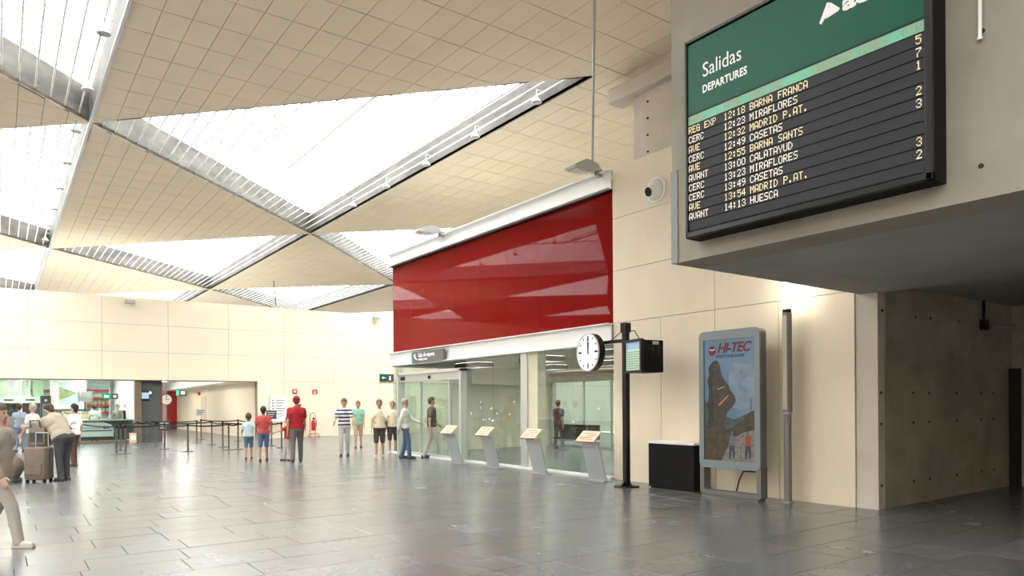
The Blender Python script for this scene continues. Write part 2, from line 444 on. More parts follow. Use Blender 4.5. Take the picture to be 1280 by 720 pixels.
# cream cladding on the right wall (X = 10.4), behind it a dark joint layer
wr = tag(MB().box(XW+.03, XW+.35, 5.62, 10.72, 0, 6.47).build('wall_right', M_gap), kind='structure')
yb = [5.6, 6.88, 8.16, 9.44, 10.75]
G2 = .005
for k in range(4): MB().box(XW, XW+.03, yb[k]+G2, yb[k+1]-G2, 0, 3.25-G2).build('cladding_panel', M_clad, wr)
for z0, z1, ys in ((3.25, 4.33, (5.6, 8.16, 10.75)), (4.33, 5.42, (5.6, 8.16, 10.75)), (5.42, 6.48, (5.6, 8.16, 10.75))):
    for k in range(2): MB().box(XW, XW+.03, ys[k]+G2, ys[k+1]-G2, z0+G2, z1-G2).build('cladding_panel', M_clad, wr)
# concrete behind and above the cladding, with its ledge
wc = tag(MB().box(11.05, 11.6, 2, 10.75, 6.3, H).build('wall_upper_right', M_conc2), kind='structure')
MB().cbox(10.85, 11.3, 2, 11.35, 8.12, 8.45, .04).build('ledge', M_conc2, wc)
hm = MB().tube((11.035, 0, 0), (11.055, 0, 0), .022, n=10).mesh('tie_hole', M_hole)
for py_, cols in ((7.9, 4), (7.55, 4), (7.2, 4), (6.85, 4)):
    for c in range(cols): inst(hm, 'tie_hole', wc, (0, 10.35-c*.9, py_))

# soffit and departures block (X 6.3 .., face towards the hall)
bl = tag(MB().box(6.3, 6.8, -14, 5.53, 3.19, H).build('wall_departures', M_conc), kind='structure')
hole2 = MB().tube((6.292, 0, 0), (6.305, 0, 0), .020, n=12).mesh('tie_hole', M_hole)
for px, py in ((1226.5, 207.5), (1228, 39), (1218, -60)):
    p = on(px, py, 0, 6.3); inst(hole2, 'tie_hole', bl, (0, p.y, p.z))
MB().box(6.285, 6.305, 5.44, 5.535, 3.19, 4.25).build('edge_strip', mat('strip_grey', (.22, .22, .22), .5), bl)
p0 = on(1225, -40, 0, 6.28); p1 = on(1225, 47, 0, 6.28)
MB().tube(p0, p1, .014, n=8).tube(p1, p1+Vector((.0, 0, -.015)), .02, n=8).build('conduit', M_white, bl, smooth=True)
sf = MB()
ysf0, ysf1 = -14, 5.53
prof = [(6.802, 3.19), (10.55, 3.19), (11.4, 3.34), (27, 3.34), (27, 3.9), (6.802, 3.9)]
sf.prism(prof, ysf0, ysf1, axis=1)
tag(sf.build('ceiling_soffit', M_soffit), kind='structure')
# side wall of the passage: concrete, facing the camera
wp = tag(MB().box(10.62, 15.3, 5.27, 5.62, 0, 3.42).build('wall_passage', M_concd), kind='structure')
MB().box(XW+.03, 10.75, 5.272, 5.60, 0, 3.32).build('corner_pier', M_conc2, wp)
MB().box(10.62, 15.6, 5.25, 5.275, 2.18, 3.42).build('upper_band', M_concd, wp)
tag(MB().box(15.3, 15.7, -14, 5.27, 0, 3.42).build('wall_passage_end', M_concd), kind='structure')
MB().box(15.18, 15.3, 5.10, 5.26, 0, 2.18).build('jamb', M_hole, wp)
hole3 = MB().tube((0, 5.243, 0), (0, 5.256, 0), .022, n=12).mesh('tie_hole', M_hole)
hole4 = MB().tube((0, 5.262, 0), (0, 5.274, 0), .022, n=12).mesh('tie_hole', M_hole)
for row in ((1103, 388), (1144, 396), (1163, 398), (1198, 402)):
    p = on(*row, 1, 5.25); inst(hole3, 'tie_hole', wp, (p.x, 0, p.z))
for xx in (1103, 1143, 1163, 1197, 1228, 1243):
    for z in (1.72, 1.26, .35):
        p = on(xx, 500, 1, 5.25); inst(hole4, 'tie_hole', wp, (p.x, 0, z))
# box and conduit on the passage wall
p = on(1230, 406, 1, 5.2)
jb = empty('junction_box', (p.x, 5.19, p.z), 0, 'small black junction box with steel conduit on the dark passage wall', 'junction box')
MB().cbox(-.09, .09, -.04, .05, -.09, .09, .01).build('housing', M_black, jb)
MB().tube((-.03, .0, .08), (-.03, 0, .42), .025, n=8).build('feed_pipe', M_black, jb)
q = [on(1238, 409, 1, 5.2), on(1272, 411, 1, 5.2), on(1274, 452, 1, 5.2)]
MB().path([v-p for v in q], .02).build('conduit', M_grey, jb, smooth=True)

# far wall
YF = 34.5
wf = MB(); XL = -24
wf.box(XL, 25, YF+.03, YF+.4, 2.72, 6.28); wf.box(10.0, 25, YF+.03, YF+.4, 0, 2.72)
wf = tag(wf.build('wall_far', M_gap), kind='structure')
xj = [16.39-2.565*k for k in range(-4, 16)][::-1]
for z0, z1 in ((2.72, 3.93), (3.93, 5.12), (5.12, 6.3)):
    for k in range(len(xj)-1):
        if xj[k] > XL-1: MB().box(xj[k]+.006, xj[k+1]-.006, YF, YF+.03, z0+.006, z1-.006).build('cladding_panel', M_cladf, wf)
xl = [10.0, 11.27, 13.83, 15.1, 16.39, 18.9, 21.5, 24.1]
for k in range(len(xl)-1): MB().box(xl[k]+.006, xl[k+1]-.006, YF, YF+.03, 0, 2.72-.006).build('cladding_panel', M_cladf, wf)
MB().box(XL, 10.0, YF, YF+.4, 2.69, 2.72).build('lintel_edge', M_brown, wf)
# enclosing walls: left side, behind the camera, far end, right beyond the waiting room
tag(MB().box(-24.4, -24, -14, 62, 0, H+.8).build('wall_left', M_cladf), kind='structure')
tag(MB().box(-24, 27, -14.4, -14, 0, H+.8).build('wall_back', M_cladf), kind='structure')
tag(MB().box(-24, 27, 62, 62.4, 0, H+2.2).build('wall_end', M_white), kind='structure')
tag(MB().box(27, 27.4, -14, 62, 0, H+2.2).build('wall_outer_right', M_white), kind='structure')
# roof deck beyond the skylight wells keeps out stray light over the solid fields
# floodlights / boxes on top of the far wall
def wallspot(px, py, lab):
    p = on(px, py, 1, YF-.25)
    t = empty('wall_spotlight', p, 0, lab, 'spotlight', 'spotlights on the far wall')
    MB().cbox(-.20, .20, -.16, .10, -.09, .09, .03).build('housing', M_grey, t)
    MB().box(-.03, .03, .09, .25, -.03, .03).build('bracket', M_black, t)
wallspot(162.5, 377, 'small grey spotlight near the top of the far wall, left one')
wallspot(470.5, 397, 'small grey spotlight near the top of the far wall beside the red facade')
p = on(345, 384, 1, YF+.1); q = on(342, 351, 1, YF+.1)
an = empty('antenna', p, 0, 'thin dark antenna rod standing on top of the far wall', 'antenna')
MB().box(-.15, .15, -.05, .05, -.02, .08).build('foot', M_grey, an)
MB().tube((0, 0, .05), (-.05, 0, .75), .03, n=6).tube((-.05, 0, .75), q-p, .022, n=6).build('rod', M_brown, an)

# ================================================================== WAITING ROOM BUILDING with the red facade
Y0, Y1 = 10.75, 21.0
bd = MB()
bd.box(XW+.12, 17.2, Y0-.02, Y1, 6.0, 6.3)                       # roof
bd.box(XW+.12, XW+.3, Y0, Y1, 2.9, 6.3)                          # behind the red glass
bd.box(17.0, 17.2, Y0, 16.2, 0, 6.3); bd.box(17.0, 17.2, 16.2, 20.9, 2.8, 6.3)
bd.box(XW+.12, 17.2, Y0-.1, Y0, 0, 6.3)                          # near end
wb = tag(bd.build('wall_waiting_room', M_white), kind='structure')
MB().box(12.6, 17.2, Y1-.1, Y1, 0, 2.8).box(XW+.1, 17.2, Y1-.1, Y1+.1, 2.8, 6.3).build('end_wall', M_beige, wb)
MB().box(XW+.1, 12.6, Y1-.08, Y1-.03, 0, 2.8).build('end_glass', M_glass, wb)
M_inceil = mat('room_ceiling', (.20, .21, .20), .7)
tag(MB().box(XW+.3, 17.0, Y0, Y1-.1, 2.86, 2.9).build('ceiling_waiting_room', M_inceil), kind='structure')
M_infl = mat('room_floor', (.10, .105, .105), .25)
# red glass panels
rg = tag(MB().box(XW+.06, XW+.12, Y0, Y1, 3.24, 6.05).build('wall_red_facade', M_gap), kind='structure')
n = 8
for k in range(n):
    a = Y0+(Y1-Y0)*k/n; b = Y0+(Y1-Y0)*(k+1)/n
    MB().box(XW+.04, XW+.06, a+.0015, b-.0015, 3.24, 6.03).build('glass_panel', M_redglass, rg)
# white I-beams above and below the red glass
def ibeam(z0, z1, xo, name, ymin=Y0-.0, ymax=Y1+.1, fl_=.02):
    b = MB(); b.box(xo-.02, XW+.12, ymin, ymax, z1-fl_, z1); b.box(xo-.02, XW+.12, ymin, ymax, z0, z0+fl_); b.box(xo+.09, xo+.12, ymin, ymax-.05, z0+fl_, z1-fl_)
    return b.build(name, M_whitesteel, rg)
ibeam(6.05, 6.44, XW-.13, 'upper_beam'); ibeam(2.82, 3.25, XW-.15, 'lower_beam', Y0, Y1+.12)
MB().box(XW-.03, XW+.07, Y0, Y1, 6.02, 6.05).build('shadow_gap', M_black, rg)
# sign on the lower beam
s = empty('direction_sign', (XW-.17, 18.35, 3.0), 0, 'grey waiting room sign on the white beam above the entrance', 'sign')
MB().box(-.03, .03, -.95, .95, -.165, .165).build('board', mat('sign_grey', (.13, .13, .13), .5), s)
MB().box(-.032, -.03, .89, .95, -.165, .165).build('green_edge', mat('edge_green', (.02, .45, .28), .5), s)
text('Sala de espera', .17, tx(-.032, .52, .0), M_txt, s, bold=.004); text('waiting room', .10, tx(-.032, .52, -.10), M_txt, s, bold=.003)
MB().cap((-.034, .70, .08), (-.034, .70, .08), .025, n=8).tube((-.034, .72, .04), (-.034, .67, -.05), .022, n=6).tube((-.034, .67, -.05), (-.034, .59, -.07), .016, n=6).tube((-.034, .78, .09), (-.034, .74, -.02), .012, n=6).build('pictogram', M_txt, s)

# entrance sliding door
d1 = empty('door_1', (0, 0, 0), kind='structure')
ya, yb_ = 16.5, 20.35
f = MB(); f.box(XW-.18, XW+.05, ya, ya+.10, 0, 2.56); f.box(XW-.18, XW+.05, yb_-.10, yb_, 0, 2.56); f.box(XW-.18, XW+.05, ya, yb_, 2.50, 2.58)
f.build('door_frame', M_silver, d1)
MB().box(XW-.14, XW+.03, ya+.1, yb_-.1, 2.27, 2.50).build('operator_housing', mat('housing_grey', (.50, .50, .47), .4, .3), d1)
MB().cap((XW-.15, 18.3, 2.38), (XW-.15, 18.3, 2.38), .05, n=10).build('sensor', M_black, d1)
MB().box(XW-.15, XW-.12, 19.85, 20.15, 2.33, 2.45).build('control_box', M_black, d1)
for a, b in ((16.6, 17.35), (17.35, 19.05), (19.05, 20.25)):
    MB().box(XW-.02, XW, a+.03, b-.03, .08, 2.27).build('door_leaf', M_glass2, d1)
MB().box(XW-.05, XW+.02, 17.33, 17.38, .12, 2.27).build('leaf_stile', M_silver, d1); MB().box(XW-.05, XW+.02, 19.02, 19.08, .12, 2.27).build('leaf_stile', M_silver, d1); MB().box(XW-.05, XW+.02, 16.6, 20.25, .02, .12).build('door_rail', M_silver, d1)
MB().box(XW-.10, XW+.1, Y0, Y1, 0, .05).build('sill', M_white, d1)
# fixed glazing of the waiting room
wn = empty(window_name(), kind='structure')
for a, b in ((Y0+.02, 12.05), (12.05, 13.33), (14.05, 15.2), (15.2, 16.5), (20.35, 20.95)):
    MB().box(XW, XW+.02, a+.008, b-.008, .05, 2.82).build('pane', M_glass, wn)
MB().box(XW+.0, XW+.25, 13.33, 13.70, 0, 2.82).build('column', M_beige, wn)
MB().box(XW-.04, XW+.02, 13.70, 13.95, 0, 2.82).build('mullion', M_silver, wn)
st = MB().prism([(0, 0), (.07, 0), (.035, .06)], 0, .002, axis=0).mesh('sticker', M_txt)
for k in range(16):
    yy = random.choice((random.uniform(10.9, 13.2), random.uniform(14.1, 16.3), random.uniform(14.1, 16.3)))
    inst(st, 'sticker', wn, (XW-.003, yy, random.choice((1.15, 1.3, 1.45, 1.6))+random.uniform(-.03, .03)))
# inner door in the rear wall
d2 = empty('door_2', kind='structure')
MB().box(16.9, 17.0, 16.2, 20.85, 2.35, 2.75).box(16.9, 17.0, 20.75, 20.9, 0, 2.4).box(16.9, 17.0, 16.2, 16.35, 0, 2.4).box(16.92, 16.98, 19.0, 19.06, 0, 2.4).box(16.92, 16.98, 17.6, 17.66, 0, 2.4).box(16.9, 17, 16.2, 20.9, 0, .07).build('door_frame', M_silver, d2)
MB().box(16.85, 16.9, 16.2, 20.9, 2.58, 2.68).build('red_strip', M_red, d2)
for a, b in ((16.35, 17.6), (17.66, 19.0), (19.06, 20.75)): MB().box(16.95, 16.97, a, b, .07, 2.35).build('door_leaf', M_glass2, d2)
M_fill = mat('added_fill_glow', (1, 1, .95), .5, emit=(1, .98, .92), es=13)  # glow of the added fill lights in the waiting room
# lamps added to brighten the waiting room, kept out of sight by rims
M_tubeL = mat('tube_light', (1, 1, .95), .5, emit=(1, .97, .88), es=15)
for k, (x, y) in enumerate([(a_, b2) for b2 in (12.3, 15.2, 18.6) for a_ in (12.0, 15.0)]):
    t = empty('added_fill_light', (x, y, 2.78), 0, 'added fill light hidden by a dark rim on the waiting room ceiling, %s row, %s' % (('nearest', 'middle', 'farthest')[k//2], ('front half', 'rear half')[k % 2]), 'light', 'added fill lights in the waiting room')
    b = MB().box(-.32, -.30, -.62, .62, -.07, .075).box(.30, .32, -.62, .62, -.07, .075).box(-.30, .30, -.62, -.60, -.07, .075).box(-.30, .30, .60, .62, -.07, .075)  # dark rim shaped to hide the added glowing sheet from the camera
    b.build('housing', M_dark, t); MB().box(-.30, .30, -.60, .60, .05, .07).build('diffuser', M_fill, t)
# benches
def bench(x, y, rz, lab):
    t = empty('waiting_bench', (x, y, 0), rz, lab, 'bench', 'benches in the waiting room')
    MB().box(-.9, .9, -.03, .03, .34, .40).build('beam', M_grey, t)
    for k in range(3):
        MB().cbox(-.88+k*.6, -.32+k*.6, -.25, .25, .42, .46, .01).build('seat', M_black, t)
        MB().cbox(-.88+k*.6, -.32+k*.6, .23, .27, .46, .88, .01).build('backrest', M_black, t)
    for sx in (-.7, .7): MB().box(sx-.03, sx+.03, -.25, .25, 0, .04).box(sx-.03, sx+.03, -.03, .03, .04, .36).build('leg', M_grey, t)
bench(15.3, 17.6, -PI/2, 'black three-seat bench near the inner glass doors')
bench(15.2, 14.4, -PI/2, 'black three-seat bench nearer the clock side of the waiting room')

# floodlights on the red building
def flood(y, lab):
    t = empty('floodlight', (XW-.15, y, 6.42), 0, lab, 'floodlight', 'floodlights on the upper beam')
    b = MB(); b.prism([(-.75, .02), (-.62, .10), (-.42, .20), (-.12, .16), (-.02, .05), (-.30, -.03), (-.72, -.03)], -.16, .16, axis=1)
    b.build('housing', M_lgrey, t, smooth=False)
    MB().box(-.66, -.32, -.13, .13, -.05, -.03).build('lens', mat('lens_glass', (.75, .72, .66), .3), t)
    MB().box(-.04, .12, -.05, .05, -.05, .10).build('bracket', M_grey, t)
flood(11.05, 'grey street-style floodlight at the right end of the upper white beam')
flood(17.6, 'grey street-style floodlight in the middle of the upper white beam')
MB_ = MB().tube((10.3, 11.25, 6.44), (7.05, 7.6, H-.02), .022, n=8).build('stay_rod', M_grey, smooth=True)
tag(MB_, 'thin steel stay rod running from the ceiling to the white beam', 'rod')

# air nozzle
p = on(821, 237, 0, XW)
t = empty('air_nozzle', p, 0, 'round white ventilation nozzle high on the cream cladding', 'air vent')
RX = Matrix.Rotation(-PI/2, 4, 'Y')
MB().lathe([(.19, 0), (.25, 0), (.255, .02), (.22, .05), (.19, .03), (.19, 0)], n=28, caps=False).xf(RX).build('ring', M_whitesteel, t, smooth=True)
aim = Matrix.Rotation(math.radians(-20), 4, 'Y') @ Matrix.Rotation(math.radians(-8), 4, 'X')
MB().lathe([(.185, -.02), (.19, .05), (.15, .14), (.11, .20), (.105, .26), (.09, .26), (.09, .20)], n=28, caps=False).xf(RX).xf(aim).build('nozzle', M_whitesteel, t, smooth=True)
MB().lathe([(.0885, .20), (.0885, .257)], n=20).xf(RX).xf(aim).build('bore', M_hole, t)

# ================================================================== DEPARTURES BOARD
bt = empty('departures_board', (6.1, 5.13, 3.37), 0, 'large departures board, green header over black LED rows, on the concrete block', 'sign')
W_, HT = 2.52, 2.13      # extends towards -Y
fr = MB(); fr.box(-.02, .19, -W_, 0, 0, HT)
fr.build('housing', M_blackm, bt)
fb = MB()
fb.cbox(-.05, .0, -W_, -W_+.065, 0, HT, .012); fb.cbox(-.05, .0, -.035, 0, 0, HT, .012); fb.cbox(-.05, .0, -W_, 0, 0, .07, .012); fb.cbox(-.05, 0, -W_, 0, HT-.04, HT, .012)
fb.build('frame', mat('frame_black', (.008, .008, .010), .25, spec=.35), bt)
zt = HT-.05; zg = 4.70-3.37
MB().box(-.032, -.02, -W_+.065, -.035, zg, zt).build('header_panel', M_green, bt)
MB().box(-.034, -.02, -W_+.065, -.035, zg-.018, zg).build('divider', M_black, bt)
# green header lettering
text('Salidas', .215, tx(-.034, -.23, zg+.34) @ Matrix.Diagonal((.87, 1, 1, 1)), M_txt, bt, name='lettering')
text('DEPARTURES', .112, tx(-.034, -.23, zg+.175) @ Matrix.Diagonal((.80, 1, 1, 1)), M_txt, bt, name='lettering', bold=.003, spacing=1.06)
text('adif', .20, tx(-.034, -1.775, zg+.35) @ Matrix.Diagonal((1.35, 1, 1, 1)), M_txt, bt, name='lettering', bold=.008)
def emb(pts): return MB().prism([(-p[0], p[1]) for p in pts], -.036, -.034, axis=0)
b = MB()
for pts in ([(1.555, .335), (1.63, .49), (1.66, .475), (1.60, .345), (1.575, .315)], [(1.60, .355), (1.665, .475), (1.75, .385), (1.735, .37)], [(1.61, .345), (1.735, .366), (1.745, .378), (1.63, .356)]):
    e = emb([(x, z+zg) for x, z in pts]); b.add(e.v, e.f)
b.build('emblem', M_txt, bt)
FONT = {}
for row in """A 7E1111117E|B 7F49494936|C 3E41414122|D 7F4141221C|E 7F49494941|F 7F09090901|G 3E4149497A|H 7F0808087F|I 00417F4100|L 7F40404040|M 7F020C027F|N 7F0408107F|O 3E4141413E|P 7F09090906|R 7F09192946|S 4649494931|T 01017F0101|U 3F4040403F|V 1F2040201F|X 6314081463|Y 0708700807|Z 6151494543|0 3E4141413E|1 00427F4000|2 4261514946|3 2241494936|4 1814127F10|5 2745454539|7 0171090503|8 3649494936|9 0649492\
91E|: 0036360000|. 0060600000""".split('|'):
    FONT[row[0]] = [int(row[2+2*i:4+2*i], 16) for i in range(5)]
def led(b, s, y0, z0, px, pz):
    "dot matrix characters; y0 left edge (reads towards -Y), z0 top"
    for c in s:
        if c in FONT:
            for ci, col in enumerate(FONT[c]):
                r = 0
                while r < 7:
                    if col >> r & 1:
                        e = r
                        while e < 6 and col >> (e+1) & 1: e += 1
                        yl = y0-ci*px; b.box(-.0315, -.0305, yl-px*.86, yl, z0-(e+1)*pz+pz*.12, z0-r*pz); r = e+1
                    else: r += 1
        y0 -= 6*px
rows = [('TREN', 'HORA', 'DESTINO', 'OBSERVACIONES', 'VIA'), ('REG EXP', '12:18', 'BARNA FRANCA', '', '5'), ('CERC', '12:23', 'MIRAFLORES', '', '7'),
        ('AVE', '12:32', 'MADRID P.AT.', '', '1'), ('CERC', '12:49', 'CASETAS', '', ''), ('AVE', '12:55', 'BARNA SANTS', '', '2'),
        ('AVANT', '13:00', 'CALATAYUD', '', '3'), ('CERC', '13:23', 'MIRAFLORES', '', ''), ('CERC', '13:49', 'CASETAS', '', ''),
        ('AVE', '13:54', 'MADRID P.AT.', '', '3'), ('AVANT', '14:13', 'HUESCA', '', '2'), ('', '', '', '', '')]
RH = (zg-.018-.07)/12
cols = [5.09-5.13, 4.63-5.13, 4.32-5.13, 3.65-5.13, 2.70-5.13]
PX_, PZ_ = .0088, .0106
yellow = (1, 3, 5, 9)
for k, r in enumerate(rows):
    z1 = zg-.018-k*RH; z0 = z1-RH
    rw = MB().box(-.030, -.02, -W_+.065, -.035, z0+.010, z1).build('display_row', M_greenl if k == 0 else M_row, bt)
    b = MB(); zt_ = z1-.010
    for c in range(4): led(b, r[c], cols[c], zt_, PX_, PZ_)
    if r[4]: led(b, r[4], cols[4]+len(r[4])*6*PX_ - PX_, zt_, PX_, PZ_)
    if b.v: b.build('led_lettering', M_ledh if k == 0 else (M_led2 if k in yellow else M_led), rw)

# ================================================================== ADVERTISING TOTEM
tt = empty('advertising_totem', (9.75, 7.39, 0), 0, 'grey rounded advertising totem with a boot poster by the cream wall', 'advertising display')
def rrect(y0, y1, z0, z1, r, n=6):
    pts = []
    for cx, cz, a0 in ((y1-r, z1-r, 0), (y0+r, z1-r, 90), (y0+r, z0+r, 180), (y1-r, z0+r, 270)):
        for k in range(n+1): a = math.radians(a0+90*k/n); pts.append((cx+r*math.cos(a), cz+r*math.sin(a)))
    return pts
def ring(outer, inner, x0, x1):
    n = len(outer); b = MB(); vs = [(x0, *p) for p in outer]+[(x0, *p) for p in inner]+[(x1, *p) for p in outer]+[(x1, *p) for p in inner]
    fs = []
    for i in range(n):
        j = (i+1) % n
        fs += [(i, j, n+j, n+i), (2*n+i, 3*n+i, 3*n+j, 2*n+j), (i, 2*n+i, 2*n+j, j), (n+i, n+j, 3*n+j, 3*n+i)]
    return b.add(vs, fs)
M_tot = mat('totem_grey', (.20, .235, .26), .4, .2)
M_tots = mat('totem_side', (.15, .15, .14), .45, .2)
ring(rrect(-.6, .6, .49, 2.79, .10), rrect(-.50, .50, .62, 2.64, .012), 0, .04).build('front_frame', M_tot, tt)
MB().prism(rrect(-.585, .585, .50, 2.78, .09), .04, .20, axis=0).build('body', M_tots, tt)
ring(rrect(-.6, .6, .03, .60, .06), rrect(-.52, .52, .11, .50, .05), .015, .19).build('base_frame', M_tots, tt)
bp = [(-.25*math.sin(PI*k/16), -.56+1.12*k/16) for k in range(17)]+[(.18, .56), (.18, -.56)]
MB().prism(bp, 0, .05).build('base_plate', M_tots, tt)
MB().path([(.12, -.50, .47), (.12, -.20, .46), (.12, -.12, .32), (.14, -.05, .12)], .012).build('cable', M_black, tt)
# poster: sky gradient, boot-shaped rock, ridge, trail, two hikers
ps = MB().box(.018, .022, -.50, .50, .62, 2.64).build('poster', mat('poster_sky', (.115, .20, .32), .35, var=.3, scale=1.6), tt)
def shape(pts, m, layer, name='print_shape'):
    MB().prism([(-.5+(1-a)*1.0, 2.64-b_*2.02) for a, b_ in pts], .018-.0009*layer, .018-.0009*layer+.0009, axis=0).build(name, m, ps)
Mr = mat('print_rock', (.045, .035, .027), .5, var=.5, scale=9); Md = mat('print_shadow', (.02, .02, .02), .5, var=.4, scale=12)
shape([(.60, .20), (.95, .22), (1, .30), (1, .56), (.72, .58), (.5, .55), (.50, .30)], mat('print_cloud', (.18, .245, .34), .5, var=.3, scale=4), 1)
shape([(0, .50), (.15, .56), (.35, .62), (.6, .66), (.8, .62), (1, .58), (1, .75), (0, .75)], mat('print_hills', (.05, .08, .08), .5, var=.4, scale=8), 2)
shape([(0, .70), (.3, .74), (.5, .74), (.7, .68), (.9, .60), (1, .58), (1, 1), (0, 1)], mat('print_heath', (.05, .036, .016), .5, var=.5, scale=10), 3)
shape([(.5, .86), (.62, .80), (.80, .76), (1, .74), (1, 1), (.35, 1)], mat('print_gravel', (.17, .16, .145), .5, var=.5, scale=22), 4)
boot = [(.10, .40), (.07, .34), (.11, .29), (.09, .24), (.14, .20), (.20, .175), (.27, .17), (.32, .21), (.35, .28), (.42, .34), (.50, .38), (.53, .42), (.60, .46), (.64, .50), (.62, .53), (.54, .57), (.47, .60), (.43, .66), (.42, .71), (.46, .76), (.38, .80), (.2, .78), (.05, .74), (.10, .62), (.06, .54), (.10, .47)]
shape(boot, Mr, 5)
shape([(.10, .40), (.07, .34), (.11, .29), (.09, .24), (.14, .20), (.18, .21), (.16, .35), (.20, .55), (.18, .72), (.05, .74), (.10, .62), (.06, .54), (.10, .47)], Md, 6)
Ml = mat('print_lace', (.45, .22, .05), .5)
shape([(.28, .405), (.42, .385), (.42, .395), (.28, .417)], Ml, 7); shape([(.30, .535), (.50, .455), (.50, .468), (.31, .55)], Ml, 7)
for hx, col in ((.56, (.10, .13, .14)), (.87, (.30, .05, .02))):
    shape([(hx-.05, .80), (hx, .775), (hx+.05, .80), (hx+.055, .87), (hx-.055, .87)], mat('print_jacket', col, .5), 7)
    shape([(hx-.05, .87), (hx+.05, .87), (hx+.055, .97), (hx+.02, .97), (hx+.005, .90), (hx-.03, .98), (hx-.06, .98)], mat('print_trousers', (.04, .045, .06), .5), 7)
    shape([(hx-.02, .755), (hx+.02, .755), (hx+.025, .775), (hx-.02, .78)], mat('print_cap', (.09, .12, .12), .5), 8)
M_rl = mat('logo_red', (.13, .012, .015), .5)
text('HI-TEC', .22, tx(.016, .23, 2.42), M_rl, ps, bold=.007, shear=.3, spacing=.92)
text('ENJOY OUR SHOES', .065, tx(.016, .25, 2.335), mat('tagline_ink', (.05, .06, .09), .5), ps, bold=.002)
text('www.hi-tec.com', .055, Matrix.Translation((.016, -.44, 1.28)) @ R_X @ Matrix.Rotation(PI/2, 4, 'Z'), mat('web_ink', (.05, .06, .09), .5), ps, bold=.001)
lg = MB(); RXm = Matrix.Rotation(PI/2, 4, 'Y')
lg.prism([(.33+.075*math.cos(a*PI/10), 2.46+.085*math.sin(a*PI/10)) for a in range(20)], .014, .0155, axis=0)
lg.build('emblem', M_rl, ps)
MB().prism([(.40, 2.475), (.33, 2.455), (.27, 2.475), (.27, 2.495), (.33, 2.475), (.37, 2.49)], .012, .014, axis=0).build('emblem_bar', mat('print_pale', (.5, .55, .62), .5), ps)
MB().box(.0155, .017, -.49, -.34, .64, .66).build('small_label', M_txt, ps)

# black cabinet with white top
t = empty('floor_cabinet', (10.14, 8.80, 0), 0, 'low black cabinet with a white top against the cream wall', 'cabinet')
MB().cbox(-.21, .21, -.54, .54, .02, .83, .008).build('body', M_blackm, t); MB().cbox(-.22, .22, -.55, .55, .83, .87, .008).build('top', M_whitesteel, t)
MB().box(-.19, .19, -.5, .5, 0, .02).build('plinth', M_black, t)

# light column
M_pole = mat('column_grey', (.20, .195, .18), .5, .2)
t = empty('light_column', (10.1, 6.53, 0), 0, 'slim grey light column with a glowing tube top by the cream wall', 'lamp')
MB().lathe([(.085, 0), (.085, .015), (.06, .02)], n=16).build('foot', M_grey, t)
MB().tube((0, 0, .01), (0, 0, 1.40), .058, n=18).build('pole', M_pole, t, smooth=True)
MB().tube((0, 0, 1.40), (0, 0, 1.43), .063, n=18).build('collar', M_grey, t)
MB().prism([(-.065, -.035), (-.04, -.06), (.04, -.06), (.06, -.03), (.06, .03), (.04, .06), (-.04, .06), (-.065, .035)], 1.43, 3.0).build('upper_housing', M_pole, t)
MB().box(-.070, -.062, -.038, .038, 1.47, 2.95).build('front_strip', mat('strip_beige', (.50, .47, .38), .5), t)
MB().tube((0, 0, 3.0), (0, 0, 3.06), .066, n=18).build('cap_ring', M_black, t)
M_glow = mat('column_tube', (1, 1, 1), .5, emit=(1, .93, .80), es=8)
MB().tube((0, 0, 3.06), (0, 0, 3.75), .056, n=18).build('glowing_tube', M_glow, t, smooth=True)

# ================================================================== CLOCK AND MONITOR POST
t = empty('clock_post', (9.6, 9.59, 0), 0, 'black steel post carrying the clock and the boxed monitor', 'post')
MB().box(-.05, .05, -.05, .05, 0, 3.07).build('pole', M_black, t)
b = MB().cbox(-.17, .17, -.17, .17, 0, .025, .006)
for sx, sy in ((1, 0), (-1, 0), (0, 1), (0, -1)):
    if sx: b.prism([(sx*.05, .02), (sx*.15, .02), (sx*.05, .13)], -.006, .006, axis=1)
    else: b.prism([(sy*.05, .02), (sy*.15, .02), (sy*.05, .13)], -.006, .006, axis=0)
b.build('base_plate', M_black, t)
MB().box(-.03, .03, .0, .75, 2.74, 2.80).build('arm', M_black, t)
MB().box(-.07, .07, -.07, .07, 2.92, 3.10).build('top_box', M_black, t)
MB().path([(-.02, -.05, 2.95), (-.02, -.25, 2.93), (.0, -.35, 2.78), (.05, -.45, 2.75)], .008).path([(0, .1, 2.95), (0, .3, 2.85), (0, .4, 2.8)], .008).build('cable', M_black, t)
# clock, facing the hall
ck = empty('station_clock', (9.45, 10.40, 2.59), math.radians(-7), 'round white double-sided clock hanging from the black post arm', 'clock')
RXn = Matrix.Rotation(-PI/2, 4, 'Y')
MB().lathe([(.30, -.10), (.365, -.08), (.37, .05), (.355, .06)], n=36).xf(RXn).build('case', M_black, ck, smooth=True)
MB().lathe([(.352, .058), (.352, .066)], n=36).xf(RXn).build('dial', mat('dial_white', (.75, .78, .82), .3, emit=(.9, .96, 1), es=.15), ck)
MB().lathe([(.352, .055), (.372, .055), (.372, .085), (.352, .085), (.352, .055)], n=36, caps=False).xf(RXn).build('rim', M_silver, ck, smooth=True)
for k in range(12):
    a = k*PI/6; r0, r1, w_ = (.22, .32, .018) if k % 3 == 0 else (.275, .32, .011)
    MB().box(-.072, -.067, -w_, w_, r0, r1).xf(Matrix.Rotation(a, 4, 'X')).build('hour_mark', M_black, ck)
MB().box(-.073, -.070, -.016, .016, -.03, .19).xf(Matrix.Rotation(math.radians(6), 4, 'X')).build('hour_hand', M_black, ck)
MB().box(-.076, -.073, -.011, .011, -.05, .27).xf(Matrix.Rotation(math.radians(-2), 4, 'X')).build('minute_hand', M_black, ck)
